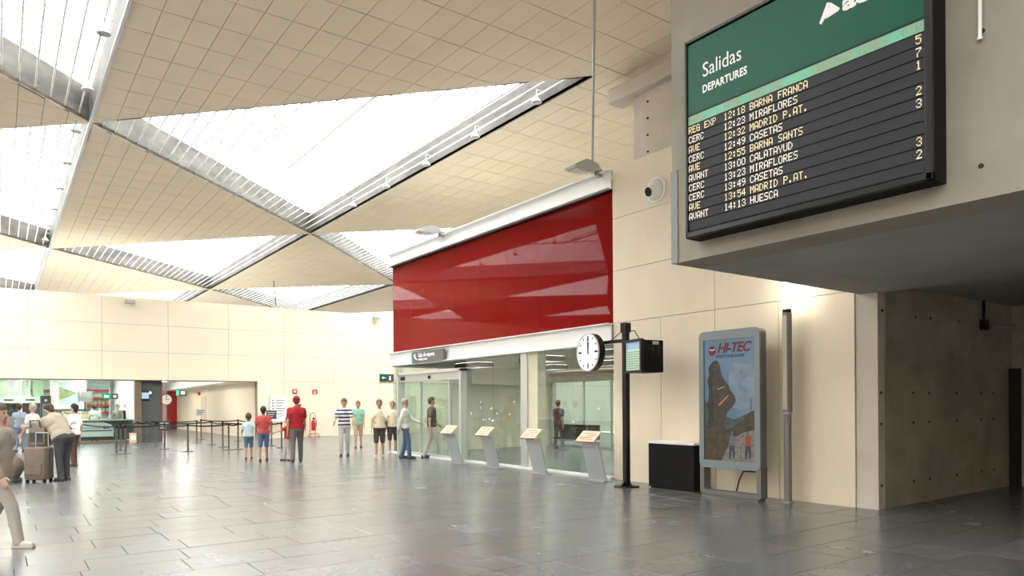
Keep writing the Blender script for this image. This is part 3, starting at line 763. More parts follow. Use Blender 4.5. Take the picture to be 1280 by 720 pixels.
# monitor
mo = empty('boxed_monitor', (9.62, 9.35, 2.14), math.radians(-11), 'black boxed platform monitor showing a pale green timetable, on the post', 'monitor')
def mon():
    b = MB().cbox(-.22, .24, -.52, -.02, 0, .58, .012)
    b.build('housing', M_blackm, mo)
    ring([(-.55, -.01), (.02, -.01), (.02, .60), (-.55, .60)], [(-.50, .04), (-.03, .04), (-.03, .55), (-.50, .55)], -.27, -.215).build('bezel', M_black, mo)
    sc = MB().box(-.235, -.225, -.50, -.03, .04, .55).build('screen', mat('screen_green', (.30, .42, .33), .2, emit=(.55, .75, .58), es=.16), mo)
    MB().box(-.238, -.235, -.50, -.03, .43, .55).build('screen_header', mat('screen_blue', (.15, .25, .38), .2, emit=(.35, .50, .68), es=.2), sc)
    l = MB()
    for k in range(8): l.box(-.238, -.235, -.46+.04*(k % 3), -.07, .37-k*.042, .38-k*.042)
    l.build('screen_line', mat('screen_ink', (.08, .16, .13), .4), sc)
    for k in range(2): MB().box(-.02+.12*k, .04+.12*k, -.525, -.52, .30, .50).build('vent', M_black, mo)
    MB().box(.0, .13, -.53, -.52, .50, .56).build('latch', M_grey, mo)
    MB().box(-.10, .10, -.02, .04, .20, .50).build('clamp', M_black, mo)
mon()

# ================================================================== LECTERNS by the glass
def lectern(x, y, lab):
    t = empty('info_lectern', (x, y, 0), 0, lab, 'lectern', 'slanted lecterns along the glass front')
    b = MB(); th = .035
    b.prism([(0, .02), (th, .02), (-.22+th, .82), (-.22, .82)], -.25, .25, axis=1); b.build('stand', mat_lect, t)
    MB().box(-.05, .18, -.25, .25, 0, .02).build('foot', M_grey, t)
    # top plate
    p = MB().box(0, .30, -.27, .27, 0, .03).xf(Matrix.Translation((-.34, 0, .80)) @ Matrix.Rotation(math.radians(-42), 4, 'Y')).build('top_plate', M_wood, t)
    l = MB()
    for k, (a, c) in enumerate(((-.2, .2), (-.16, .22), (-.22, .05), (-.18, .18))):
        l.box(.06+.055*k, .075+.055*k, a, c, .0305, .0315)
    l.xf(Matrix.Translation((-.34, 0, .80)) @ Matrix.Rotation(math.radians(-42), 4, 'Y')).build('printed_line', M_redink, p)
    e = MB().box(-.004, .0, -.27, .27, 0, .03).xf(Matrix.Translation((-.34, 0, .80)) @ Matrix.Rotation(math.radians(-42), 4, 'Y')).build('front_edge', M_red, p)
    for sy in (-.12, .12): MB().tube((-.215+.0, sy, .68), (-.19, sy, .68), .008, n=6).build('rivet', M_grey, t)
    return t
mat_lect = mat('lectern_grey', (.40, .42, .43), .4, .35)
l0 = lectern(9.9, 10.72, 'slanted grey lectern with pale wooden top nearest the clock post')
for y, lab in ((12.62, 'slanted grey lectern with pale top, second from the clock post'), (14.5, 'slanted grey lectern with pale top, third from the clock post'), (16.2, 'slanted grey lectern with pale top, beside the sliding door frame')):
    o = copy_tree(l0); o.location = (9.9, y, 0); o['label'] = lab

# ================================================================== QUEUE BARRIERS
M_post = mat('post_grey', (.10, .10, .10), .4, .4)
def stanchion_proto():
    t = empty('queue_post', (0, 0, 0))
    MB().lathe([(.0, 0), (.18, 0), (.18, .018), (.05, .03), (.03, .04)], n=20).build('base', M_post, t, smooth=True)
    MB().tube((0, 0, .03), (0, 0, .90), .030, n=12).build('pole', M_post, t, smooth=True)
    MB().tube((0, 0, .86), (0, 0, .96), .036, n=12).build('belt_head', M_black, t, smooth=True)
    return t
posts = {'a': [(99, 559), (145.6, 568.2), (235, 564.6), (286, 562.5), (297.7, 561.7)],   # front line
         'b': [(151, 563.3), (157, 567), (205.7, 561.6), (278.6, 558.8), (352, 559.8)],
         'c': [(172, 555.6), (184.2, 555.6), (195, 558.4), (264.8, 555.7), (339.5, 557.2)],
         'd': [(246, 553.3), (251.4, 549.8), (297.7, 551.4), (181, 552)]}
order = sorted([p for v in posts.values() for p in v])
proto = None; G_ = {}
for k, (px, py) in enumerate(order):
    g0 = gnd(px, py)
    o = stanchion_proto() if proto is None else copy_tree(proto)
    if proto is None: proto = o
    o.location = (g0.x, g0.y, 0)
    pos = ('leftmost', 'second from left', 'third from left', 'fourth from left', 'fifth from left', 'sixth from left', 'seventh from left', 'eighth from left', 'ninth from left', 'tenth from left', 'tenth from right', 'ninth from right', 'eighth from right', 'seventh from right', 'sixth from right', 'fifth from right', 'fourth from right', 'third from right', 'second from right', 'rightmost')
    tag(o, 'grey belt barrier post on the paving, %s of the queue posts' % pos[min(k if len(order)-k > 10 or k < 9 else 20-(len(order)-k), 19)], 'barrier post', 'queue barrier posts')
    G_[(px, py)] = (o, g0)
def belts(ch):
    for a, b in zip(ch[:-1], ch[1:]):
        o, p = G_[a]; q = G_[b][1]; d = q-p; n = Vector((-d.y, d.x, 0)).normalized()*.004
        m_ = MB(); N = 8; pr = None
        for k in range(N):
            t0, t1 = k/N, (k+1)/N; z0 = .94-.05*4*t0*(1-t0); z1 = .94-.05*4*t1*(1-t1)
            A, B = d*t0, d*t1
            m_.add([A-n+Vector((0, 0, z0-.05)), B-n+Vector((0, 0, z1-.05)), B+n+Vector((0, 0, z1-.05)), A+n+Vector((0, 0, z0-.05)), A-n+Vector((0, 0, z0)), B-n+Vector((0, 0, z1)), B+n+Vector((0, 0, z1)), A+n+Vector((0, 0, z0))],
                   [(0, 3, 2, 1), (4, 5, 6, 7), (0, 1, 5, 4), (1, 2, 6, 5), (2, 3, 7, 6), (3, 0, 4, 7)])
        m_.build('belt', M_black, o)
belts([(99, 559), (145.6, 568.2), (157, 567), (205.7, 561.6), (235, 564.6), (286, 562.5), (297.7, 561.7), (352, 559.8)])
belts([(151, 563.3), (172, 555.6), (184.2, 555.6), (195, 558.4), (264.8, 555.7), (278.6, 558.8), (339.5, 557.2)])
belts([(181, 552), (246, 553.3), (251.4, 549.8), (297.7, 551.4), (339.5, 557.2)])
# signs on the posts
def postsign(px, py, w_, h_, z, face, lab, m):
    g0 = gnd(px, py); t = empty('post_sign', (g0.x, g0.y, .96), -YAW*.75, lab, 'sign')
    MB().tube((0, 0, 0), (0, 0, z), .012, n=6).build('stem', M_grey, t); MB().box(-w_/2, w_/2, -.012, .012, z, z+h_).build('plate', m, t)
    l = MB()
    for k in range(3): l.box(-w_*.38, w_*(.38-.12*k), -.0135, -.012, z+h_*(.72-.24*k), z+h_*(.80-.24*k))
    l.build('printed_line', face, t)
postsign(251.4, 549.8, .42, .32, .14, M_black, 'small pale notice on a queue post stem, before the curved cream wall', mat('notice_grey', (.5, .5, .5), .5))
postsign(339.5, 557.2, .38, .34, .08, M_lgrey, 'small black notice on a queue post beside the white information board', M_dark)
postsign(205.7, 561.6, .38, .36, -.28, M_lgrey, 'black notice plate hung on the queue belt before the red column', M_dark)

# information board
p = on(349, 545, 1, YF-.55); p = Vector((p.x, YF-.55, 0))
t = empty('information_board', p, 0, 'white upright information board standing against the far cream wall', 'information board')
MB().box(-.40, .36, 0, .06, .75, 1.98).build('panel', mat('board_white', (.85, .86, .87), .4), t)
MB().box(-.45, -.40, -.01, .08, .1, 2.0).box(.36, .38, -.01, .08, .1, 1.98).build('post', M_lgrey, t)
MB().box(-.48, .42, -.1, .18, 0, .03).build('base', M_lgrey, t)
l = MB()
for k in range(6): l.box(-.15, .28-.05*(k % 3), -.004, 0, 1.80-k*.13, 1.83-k*.13); l.box(-.32, -.25, -.004, 0, 1.78-k*.13, 1.84-k*.13) if k < 4 else None
l.build('printed_line', M_dark, t)
MB().prism([(-.2, .92), (.25, 1.12), (.25, 1.14), (-.2, .94)], -.004, 0, axis=1).build('drawn_line', M_dark, t)
MB().box(-.40, .36, -.005, .0, .75, .78).build('red_edge', M_red, t)
# fire signs, alarm, extinguisher
for px, py, lab, kk in ((368.5, 489.5, 'small red and white alarm sign on the far wall above the man in red', 0), (393.5, 490, 'small red and white hose sign on the far wall above the extinguisher', 1)):
    p = on(px, py, 1, YF-.012); t = empty('fire_sign', p, 0, lab, 'sign')
    MB().box(-.12, .12, -.008, .010, -.12, .12).build('plate', M_red, t)
    if kk == 0: MB().box(-.06, .06, -.010, -.008, -.04, .07).build('pictogram', M_txt, t)
    else: MB().box(-.05, -.015, -.010, -.008, -.12, .06).box(.015, .05, -.010, -.008, -.12, .06).build('pictogram', M_txt, t)
p = on(374.5, 507, 1, YF-.04); t = empty('alarm_button', p, 0, 'tiny red call point on the far wall behind the man in red', 'alarm')
MB().cbox(-.06, .06, -.03, .035, -.07, .07, .01).build('housing', M_red, t); MB().box(-.03, .03, -.034, -.03, -.03, .03).build('button', M_black, t)
p = on(392, 545, 1, YF-.45)
t = empty('fire_extinguisher', (p.x, YF-.45, 0), 0, 'red fire extinguisher on a red floor stand at the far wall', 'extinguisher')
M_fr = mat('extinguisher_red', (.45, .012, .015), .3)
MB().lathe([(.0, .32), (.10, .32), (.11, .36), (.11, .72), (.08, .80), (.03, .84), (.03, .88)], n=18).build('cylinder', M_fr, t, smooth=True)
MB().box(-.04, .05, -.02, .02, .88, .93).box(-.04, .10, -.012, .012, .93, .95).build('valve', M_black, t)
MB().path([(.05, 0, .9), (.14, 0, .82), (.15, 0, .5)], .015).build('hose', M_black, t)
MB().path([(-.13, .12, 1.1), (-.13, .12, .0)], .014).path([(.13, .12, 1.1), (.13, .12, 0)], .014).path([(-.13, .12, 1.1), (0, .12, 1.22), (.13, .12, 1.1)], .014).path([(-.3, 0, .02), (-.2, 0, .16), (.2, 0, .16), (.3, 0, .02)], .014).path([(-.3, -.1, .02), (.3, -.1, .02)], .014).build('stand', M_fr, t)
# green toilet sign at the corner of the building
p = on(482.5, 472, 1, YF-.03)
p = on(482.5, 472.3, 1, 30.0)
t = empty('exit_sign', (p.x, YF-.04, on(482.5, 472.3, 1, YF-.04).z), 0, 'green and black arrow sign on the far wall beside the red facade', 'sign')
t.location.x = on(482.5, 472.3, 1, YF-.04).x
MB().box(-.36, .05, -.03, .03, -.20, .20).build('green_plate', M_green, t); MB().box(.05, .45, -.03, .03, -.20, .20).build('black_plate', M_dark, t)
MB().prism([(-.26, 0), (-.17, .08), (-.17, .02), (-.04, .02), (-.04, -.02), (-.17, -.02), (-.17, -.08)], -.034, -.03, axis=1).build('arrow', M_txt, t)
MB().cap((.22, -.032, .07), (.22, -.032, .07), .04, sc=(1, .1, 1), n=10).box(.17, .27, -.034, -.03, -.13, .03).build('pictogram', M_txt, t)

# ================================================================== SHOP, DARK PANEL, CORRIDOR beyond the far wall
YS = YF+.35
sh = MB(); sh.box(-12, 4.9, 42.5, 42.7, 0, 3.2); sh.box(4.9, 5.05, YS, 42.5, 0, 3.2)
wsx = tag(sh.build('wall_shop', mat('shop_white', (.80, .84, .84), .6)), kind='structure')
tag(MB().box(-12, 5.0, YF+.4, 42.7, 3.0, 3.1).build('ceiling_shop', M_white), kind='structure')
for k in range(4):
    t = empty('shop_strip_light', (-5+k*2.8, 38.5, 2.94), 0, 'bright strip light on the shop ceiling, %s' % ('leftmost', 'second from left', 'third from left', 'rightmost')[k], 'light', 'strip lights in the shop')
    MB().box(-.15, .15, -3, 3, .03, .06).build('housing', M_white, t); MB().box(-.12, .12, -2.95, 2.95, 0, .03).build('diffuser', M_tubeL, t)
wn = empty(window_name(), kind='structure')
for a in (-3.5, -1.4, .7, 2.8): MB().box(a+.02, a+2.08, YS, YS+.02, .1, 2.7).build('pane', M_glass2, wn)
MB().box(-12, 5, YS-.04, YS+.06, 0, .1).build('sill', M_brown, wn)
for a in (-1.4, .7): MB().box(a-.015, a+.015, YS-.02, YS+.03, .1, 2.7).build('mullion', M_silver, wn)
MB().box(4.82, 5.07, YS-.25, YS+.05, 0, 2.72).build('brown_post', M_brown, wn)
# shelf racks with red edges
def rack(x0, x1, lab):
    t = empty('shelf_rack', ((x0+x1)/2, 42.2, 0), 0, lab, 'shelves', 'shelf racks on the shop back wall'); w2 = (x1-x0)/2
    MB().box(-w2, w2, .2, .28, .2, 2.85).build('back_panel', mat('rack_blue', (.55, .68, .72), .5), t)
    for z in (1.25, 1.62, 2.0, 2.38):
        s_ = MB().box(-w2, w2, -.15, .2, z, z+.03).build('shelf', M_white, t); MB().box(-w2, w2, -.17, -.15, z-.04, z+.06).build('red_edge', M_red, s_)
    MB().box(-w2-.04, -w2, -.15, .28, 0, 2.9).build('upright', M_white, t); MB().box(w2, w2+.04, -.15, .28, 0, 2.9).build('upright', M_white, t)
def shx(px): return on(px, 500, 1, 42.2).x
rack(shx(-8), shx(6), 'red-edged shelf rack at the far left of the shop')
rack(shx(38), shx(72), 'red-edged shelf rack behind the grey-haired man')
rack(shx(98), shx(136), 'red-edged shelf rack above the cream counter')
# goods on shelves
cols_ = [mat('goods_blue', (.2, .35, .5), .5), mat('goods_green', (.2, .4, .25), .5), mat('goods_white', (.8, .8, .8), .5), mat('goods_orange', (.6, .3, .1), .5)]
gnum = ('leftmost', 'second', 'third', 'fourth', 'fifth', 'sixth', 'seventh', 'rightmost')
for px0, px1, nm in ((40, 70, 'middle'), (100, 134, 'right')):
    for z, zn in ((1.31, 'lowest'), (1.68, 'second')):
        for k in range(8):
            x = shx(px0+(px1-px0)*k/7); h_ = random.uniform(.12, .24)
            o = MB().cbox(-.06, .06, -.05, .05, 0, h_, .01).build('boxed_goods', random.choice(cols_), loc=(x, 42.15, z-.02))
            tag(o, 'small carton on the %s shelf of the %s shop rack, %s in the row' % (zn, nm, gnum[k]), 'box', 'cartons on the shop shelves')
# shop posters / pillar
x = on(86, 487, 1, 41.8).x
t = empty('shop_poster', (x, 41.7, 1.55), 0, 'tall white shop poster with a green and brown diamond picture', 'poster')
MB().box(-.75, .75, 0, .06, -.1, 1.35).build('sheet', M_white, t)
MB().box(-.42, .48, -.01, 0, .15, 1.25).build('picture_ground', mat('poster_aqua', (.5, .68, .66), .5), t)
MB().prism([(-.40, .35), (-.40, 1.0), (.38, .7)], -.02, -.01, axis=1).build('diamond', mat('poster_olive', (.28, .32, .14), .5, var=.4, scale=6), t)
x = on(25, 487, 1, 39.5).x
t = empty('shop_kiosk', (x, 39.5, 0), 0, 'white shop kiosk with green panels and a dark counter opening', 'kiosk')
MB().box(-1.2, 1.2, 0, 1.2, 0, 1.15).build('counter', mat('kiosk_grey', (.25, .25, .25), .5), t)
MB().box(-1.3, 1.3, -.1, 1.2, 1.75, 2.05).build('canopy', mat('kiosk_pale', (.62, .72, .66), .5), t)
for sx in (-1.2, 0, 1.15): MB().box(sx, sx+.08, -.05, .03, 0, 2.85).build('upright', M_white, t)
for sx in (-.9, -.2, .5): MB().box(sx, sx+.4, .02, .06, 2.1, 2.75).build('green_panel', mat('panel_green', (.35, .52, .33), .5), t)
for sx in (-.6, .2): MB().box(sx, sx+.35, -.12, -.1, 1.87, 1.93).build('label_strip', M_dark, t)
MB().box(-1.2, 1.2, .3, .4, 1.15, 1.75).build('back_panel', M_dark, t)
p = gnd(57, 556); x = on(57, 500, 1, 36.2).x
t = empty('vending_column', (x, 36.2, 0), 0, 'tall dark narrow machine behind the shop glass', 'machine')
MB().cbox(-.19, .19, -.2, .2, 0, 2.05, .03).build('body', M_dark, t); MB().box(-.12, .12, -.21, -.2, 1.1, 1.7).build('front_panel', M_grey, t); MB().box(-.05, .05, -.215, -.2, 1.8, 1.9).build('display', M_txt, t)
# rental counter with the pictured car front
x0 = on(82, 520, 1, 35.6).x; x1 = on(165, 520, 1, 35.6).x
t = empty('service_counter', ((x0+x1)/2, 35.6, 0), 0, 'dark counter behind the shop glass with a white car front shown on it', 'counter'); w2 = (x1-x0)/2
MB().box(-w2, w2, 0, .6, .1, .95).build('body', M_dark, t); MB().box(-w2-.03, w2+.03, -.05, .65, .95, 1.0).build('worktop', M_lgrey, t)
cp = empty  # car picture in low relief
M_cw = mat('car_white', (.75, .78, .82), .3)
c0 = -w2+.25
pic = MB().prism([(c0, .22), (c0-.03, .55), (c0+.05, .78), (c0+.35, .88), (c0+1.15, .88), (c0+1.45, .78), (c0+1.55, .55), (c0+1.52, .22)], -.03, 0, axis=1).build('car_picture', M_cw, t)
MB().prism([(c0+.08, .62), (c0+.30, .74), (c0+.40, .66), (c0+.34, .60)], -.04, -.03, axis=1).build('headlamp', M_dark, pic)
MB().prism([(c0+1.42, .62), (c0+1.20, .74), (c0+1.10, .66), (c0+1.16, .60)], -.04, -.03, axis=1).build('headlamp', M_dark, pic)
MB().box(c0+.42, c0+1.08, -.04, -.03, .60, .68).build('grille', M_lgrey, pic)
MB().box(c0+.02, c0+1.5, -.04, -.03, .50, .54).box(c0+.02, c0+1.5, -.04, -.03, .22, .26).build('bumper_line', M_black, pic)
MB().box(c0+.35, c0+1.1, -.045, -.03, .30, .46).build('number_plate', M_txt, pic)
# cream display block and dark small screen on it
x = on(104, 520, 1, 38.5).x
t = empty('shop_desk', (x, 38.5, 0), 0, 'pale cream shop desk behind the queue belts', 'desk')
MB().cbox(-.75, .75, 0, .7, 0, 1.30, .02).build('body', mat('desk_cream', (.85, .74, .50), .5), t); MB().box(-.8, .8, -.05, .75, 1.30, 1.35).build('worktop', M_white, t)
t = empty('desk_screen', (x+.1, 38.7, 1.35), 0, 'dark grey screen standing on the cream shop desk', 'monitor')
MB().box(-.30, .30, 0, .05, .45, .95).build('panel', M_grey, t); MB().box(-.04, .04, 0, .05, .0, .45).build('stem', M_dark, t); MB().box(-.15, .15, -.08, .12, 0, .02).build('foot', M_dark, t)
x = on(137, 495.5, 1, 38.8).x
t = empty('exit_sign', (x, 38.8, on(137, 495.5, 1, 38.8).z), 0, 'small green exit sign hanging inside the shop', 'sign')
MB().box(-.32, .08, -.02, .02, -.13, .13).build('green_plate', mat('exit_green', (.01, .30, .14), .4), t); MB().box(.08, .36, -.02, .02, -.13, .13).build('black_plate', M_dark, t)
MB().box(-.22, -.02, -.024, -.02, -.06, .06).box(.14, .28, -.024, -.02, -.06, .06).build('pictogram', M_txt, t); MB().tube((0, 0, .13), (0, 0, .6), .012, n=6).build('hanger', M_grey, t)
# small beige notice on glass foot
x = on(166, 546, 1, YS-.3).x
t = empty('floor_notice', (x, YS-.3, 0), 0, 'small beige box notice on the floor beside the brown post', 'box'); MB().cbox(-.13, .13, -.1, .1, 0, .42, .01).build('body', mat('notice_beige', (.62, .48, .34), .6), t); MB().box(-.09, .09, -.104, -.1, .12, .32).build('label_patch', M_txt, t)
# dark wall panel with screen
x0, x1 = 5.07, 5.92
wd = tag(MB().box(x0, x1, YS-.05, YS+.15, 0, 2.72).build('wall_dark_panel', mat('dark_grey_wall', (.075, .078, .082), .6)), kind='structure')
tag(MB().box(5.75, 5.92, YS+.1, 48, 0, 3.0).build('wall_corridor_left', M_white), kind='structure')
MB().box(x1-.03, x1+.01, YS-.06, YS+.16, 0, 2.72).build('red_edge', M_red, wd)
p = on(181.5, 495, 1, YS-.1)
t = empty('wall_screen', (p.x, YS-.12, p.z), 0, 'small blue-grey screen on the dark panel beside the brown post', 'monitor'); MB().cbox(-.17, .17, -.02, .07, -.18, .18, .01).build('housing', M_black, t); MB().box(-.14, .14, -.025, -.02, -.12, .15).build('screen', mat('screen_dim', (.2, .3, .38), .3, emit=(.3, .42, .55), es=.4), t)
p = on(187.5, 491, 1, YS-.1)
t = empty('wall_light', (p.x, YS-.1, p.z), 0, 'small round warm wall light beside the screen on the dark panel', 'light'); MB().lathe([(.06, 0), (.06, .03)], n=14).xf(Matrix.Rotation(PI/2, 4, 'X')).build('body', M_brown, t); MB().lathe([(.05, .03), (.04, .05)], n=14).xf(Matrix.Rotation(PI/2, 4, 'X')).build('lens', mat('warm_lens', (1, .8, .5), .4, emit=(1, .75, .45), es=2), t)
# corridor: cream wall on the right with door, curved near end, white ceiling
YC = 55
cw = MB()
cw.box(9.9, 10.1, 38.2, YC, 0, 3.1)
arc = [(9.9, 38.2)]+[(9.9+.55*(1-math.cos(a*PI/2/6)), 38.2-2.6*math.sin(a*PI/2/6)) for a in range(1, 7)]
cw.prism(arc+[(10.6, 35.4), (10.6, 38.4), (9.95, 38.4)], 0, 3.1)
cwr = tag(cw.build('wall_corridor_right', M_cladf), kind='structure')
tag(MB().box(5.9, 10.6, YF+.4, YC, 3.05, 3.15).build('ceiling_corridor', M_white), kind='structure')
ce = MB().prism([(YF+.4, 2.72), (YF+.6, 2.72), (YC, 2.55), (YC, 3.05), (YF+.4, 3.05)], 8.9, 10.1, axis=0)
tag(ce.build('trim_corridor', M_white), kind='structure')
tag(MB().box(5.9, 10.2, YC, YC+.2, 0, 3.1).build('wall_corridor_end', M_white), kind='structure')
d3 = empty('door_3', (0, 0, 0), kind='structure')
MB().box(9.87, 9.9, 44.4, 45.6, 0, 2.15).build('door_leaf', mat('door_cream', (.66, .55, .38), .5), d3); MB().cap((9.84, 44.6, 1.05), (9.84, 44.7, 1.05), .03, n=8).build('door_handle', M_black, d3)
MB().box(9.80, 9.9, 45.8, 46.1, 2.2, 2.4).build('alarm_lamp', M_red, d3)
p = gnd(216, 536)
t = empty('red_column', (on(216, 536, 1, 50).x, 50, 0), 0, 'dark red square column at the far end of the corridor', 'column')
t.location = (p.x, p.y, 0)
MB().box(-.34, .34, -.2, .2, 0, 3.0).build('shaft', M_red, t); MB().box(-.36, .36, -.22, .22, 0, .12).build('plinth', M_dark, t)
p = on(207.5, 499.5, 1, 50)
t = empty('wall_clock', p, 0, 'small round black-rimmed clock left of the red column', 'clock')
MB().lathe([(.36, 0), (.36, .12)], n=24).xf(Matrix.Rotation(PI/2, 4, 'X')).build('case', M_black, t); MB().lathe([(.32, .12), (.32, .13)], n=24).xf(Matrix.Rotation(PI/2, 4, 'X')).build('dial', M_txt, t)
MB().box(-.015, .015, -.14, -.13, 0, .26).box(-.01, .18, -.14, -.13, -.012, .012).build('hands', M_black, t)
MB().box(-.02, .02, -.06, -.02, .35, 1.0).build('hanger', M_grey, t)
p = on(225.5, 491.3, 1, 40)
t = empty('exit_sign', p, 0, 'green-edged dark corridor sign hanging before the curved cream wall', 'sign')
MB().box(-.08, .30, -.03, .03, -.15, .17).build('black_plate', M_dark, t); MB().box(-.20, -.08, -.03, .03, -.15, .17).build('green_plate', mat('sign_edge_green', (.02, .4, .25), .4), t); MB().box(.02, .2, -.035, -.03, -.07, .09).build('pictogram', M_txt, t); MB().tube((.1, 0, .17), (.1, 0, 3.05-p.z), .012, n=6).build('hanger', M_grey, t)

# corridor lamps (real fittings)
for k in range(2):
    t = empty('corridor_light', (7.6, 38+8*k, 2.98), 0, '%s strip light on the corridor ceiling' % ('nearer', 'farther')[k], 'light', 'strip lights in the corridor')
    MB().box(-.15, .15, -2.5, 2.5, .02, .05).build('housing', M_white, t); MB().box(-.12, .12, -2.45, 2.45, -.01, .02).build('diffuser', M_tubeL, t)

# ================================================================== PEOPLE
_sk = {}
def cm(name, col, rough=.8):
    if (name, col) not in _sk: _sk[(name, col)] = mat(name, col, rough, var=.08, scale=6)
    return _sk[(name, col)]
SKIN = (.50, .30, .20); SKIN2 = (.36, .20, .12)
def remesh(o, v=.018):
    r = o.modifiers.new('voxel', 'REMESH'); r.mode = 'VOXEL'; r.voxel_size = v; r.use_smooth_shade = True
    s = o.modifiers.new('smooth', 'SMOOTH'); s.factor = .5; s.iterations = 3
    return o
def person(x, y, face, Hh, label, top=(.8, .8, .8), bot=(.1, .1, .12), hair=(.05, .03, .02), skin=SKIN, lean=0, step=.18, arms=((10, 8, 20), (-15, 8, 25)),
           sleeve='short', leg='long', build=1.0, shoes=(.05, .04, .04), topmat=None, shirt_name='shirt', group=None, bag=None, headpitch=0, hairlen=0, child=False, topm=None):
    """face: direction the figure looks (radians, 0 = +Y, ccw). step: half stride. arms: (forward pitch, outward, elbow bend) for left and right, degrees"""
    k = Hh/1.75; t = empty('person', (x, y, 0), face, label, 'person', group)
    R = math.radians
    hipz = .90*k; kn = .44*k; W = build
    hip = {s: Vector((s*.09*k, 0, hipz)) for s in (-1, 1)}
    ank, knee = {}, {}
    for s in (-1, 1):
        f = step*k*(1 if s > 0 else -1)
        ank[s] = Vector((s*.10*k, f, .085*k)); d = ank[s]-hip[s]
        knee[s] = hip[s]+d*.5+Vector((0, (.03+.12*abs(step))*k, 0))
    drop = 0
    L = R(lean)
    def tor(xx, yy, zz):     # torso frame leaning about the hips
        return Vector((xx*k, (yy*math.cos(L)+zz*math.sin(L))*k, hipz+(zz*math.cos(L)-yy*math.sin(L))*k))
    sh = {s: tor(s*(.16+.02*(W-1)*4), 0, .475) for s in (-1, 1)}
    elb, wr_ = {}, {}
    for s, (pf, ou, eb) in zip((-1, 1), arms):
        a = R(pf); o_ = R(ou)
        dirv = Vector((s*math.sin(o_), math.sin(a)*math.cos(o_), -math.cos(a)*math.cos(o_)))
        elb[s] = sh[s]+dirv*.29*k
        a2 = a+R(eb); dv = Vector((s*math.sin(o_)*.3, math.sin(a2), -math.cos(a2))).normalized(); wr_[s] = elb[s]+dv*.25*k
    hp = R(headpitch)+L*.5
    neck = tor(0, .0, .54); nd = Vector((0, math.sin(hp), math.cos(hp)))
    hc = neck+nd*.175*k*(1.0 if not child else 1.05); hs = k*(1.22 if child else 1.0)
    fwd = Vector((0, math.cos(hp), -math.sin(hp)))
    # continuous body
    b = MB()
    b.cap(tor(-.065, 0, .02), tor(.065, 0, .02), .10*k*W); b.cap(tor(-.05, .0, .2), tor(.05, .0, .2), .095*k*W); b.cap(tor(-.09, 0, .38), tor(.09, 0, .38), .10*k*W)
    b.cap(tor(0, 0, .02), tor(0, 0, .42), .11*k*W); 
    for s in (-1, 1): b.cap(tor(s*.03, 0, .51), sh[s], .050*k, .052*k)
    b.cap(tor(0, 0, .46), hc, .054*k, .05*k)
    for s in (-1, 1):
        b.cap(hip[s], knee[s], .078*k*W, .052*k); b.cap(knee[s], ank[s], .052*k, .036*k); b.cap(ank[s]+Vector((0, -.03*k, -.045*k)), ank[s]+Vector((0, .13*k, -.05*k)), .036*k, .03*k)
        b.cap(sh[s], elb[s], .048*k, .038*k); b.cap(elb[s], wr_[s], .038*k, .026*k)
    b.cap(hc-nd*.03*hs, hc+nd*.045*hs, .072*hs, .085*hs); b.cap(hc+fwd*.03*hs-nd*.06*hs, hc+fwd*.035*hs-nd*.05*hs, .045*hs)   # jaw
    b.cap(hc+fwd*.088*hs+nd*.01*hs, hc+fwd*.10*hs-nd*.02*hs, .012*hs, .018*hs)   # nose
    for s in (-1, 1): b.cap(hc+Vector((s*.082*hs, 0, 0))+nd*.01*hs, hc+Vector((s*.082*hs, 0, 0))-nd*.02*hs, .018*hs)
    remesh(b.build('body', cm('skin', skin, .55), t), .015)
    for s in (-1, 1): MB().cap(hc+fwd*.082*hs+Vector((s*.033*hs, 0, 0))+nd*.015*hs, hc+fwd*.082*hs+Vector((s*.033*hs, 0, 0))+nd*.015*hs, .010*hs, n=6).build('eye', M_black, t)
    MB().cap(hc+fwd*.085*hs-nd*.05*hs+Vector((-.02*hs, 0, 0)), hc+fwd*.085*hs-nd*.05*hs+Vector((.02*hs, 0, 0)), .006*hs, n=6).build('mouth', M_redink, t)
    hb = MB(); hb.cap(hc+nd*.045*hs-fwd*.022*hs, hc+nd*.062*hs-fwd*.004*hs, .100*hs, .090*hs); hb.cap(hc-fwd*.045*hs-nd*(.02+hairlen)*hs, hc-fwd*.04*hs+nd*.03*hs, .066*hs, .074*hs)
    remesh(hb.build('hair', cm('hair', hair), t), .014)
    # hands with five fingers
    for s in (-1, 1):
        d = (wr_[s]-elb[s]).normalized(); side = Vector((0, 1, 0)) if abs(d.y) < .8 else Vector((0, 0, 1)); side = (side-d*side.dot(d)).normalized(); nn = d.cross(side)
        h_ = MB(); w0 = wr_[s]
        for q in (-1, -.35, .35, 1): h_.cap(w0+side*.012*q*k, w0+d*.085*k+side*.028*q*k, .014*k, .013*k, n=6)
        for q, ln in ((1, .062), (.36, .072), (-.3, .068), (-1, .052)):
            a0 = w0+d*.088*k+side*.028*q*k; a1 = a0+d*ln*.5*k+nn*.006*s*k; h_.cap(a0, a1, .009*k, .0085*k, n=6); h_.cap(a1, a1+(d*.8-nn*.6*s).normalized()*ln*.5*k, .0085*k, .007*k, n=6)
        a0 = w0+d*.025*k+side*.03*k; a1 = a0+(d*.6+side*.8).normalized()*.04*k; h_.cap(a0, a1, .012*k, .010*k, n=6); h_.cap(a1, a1+(d*.9+side*.3).normalized()*.03*k, .010*k, .008*k, n=6)
        h_.build('hand', cm('skin', skin, .55), t, smooth=True)
    # top
    g = .022*k; b = MB()
    b.cap(tor(-.07, 0, .03), tor(.07, 0, .03), .105*k*W+g); b.cap(tor(-.055, 0, .2), tor(.055, 0, .2), .10*k*W+g); b.cap(tor(-.09, 0, .38), tor(.09, 0, .38), .10*k*W+g)
    for s in (-1, 1): b.cap(tor(s*.035, 0, .49), sh[s], .055*k+g*.8, .052*k+g)
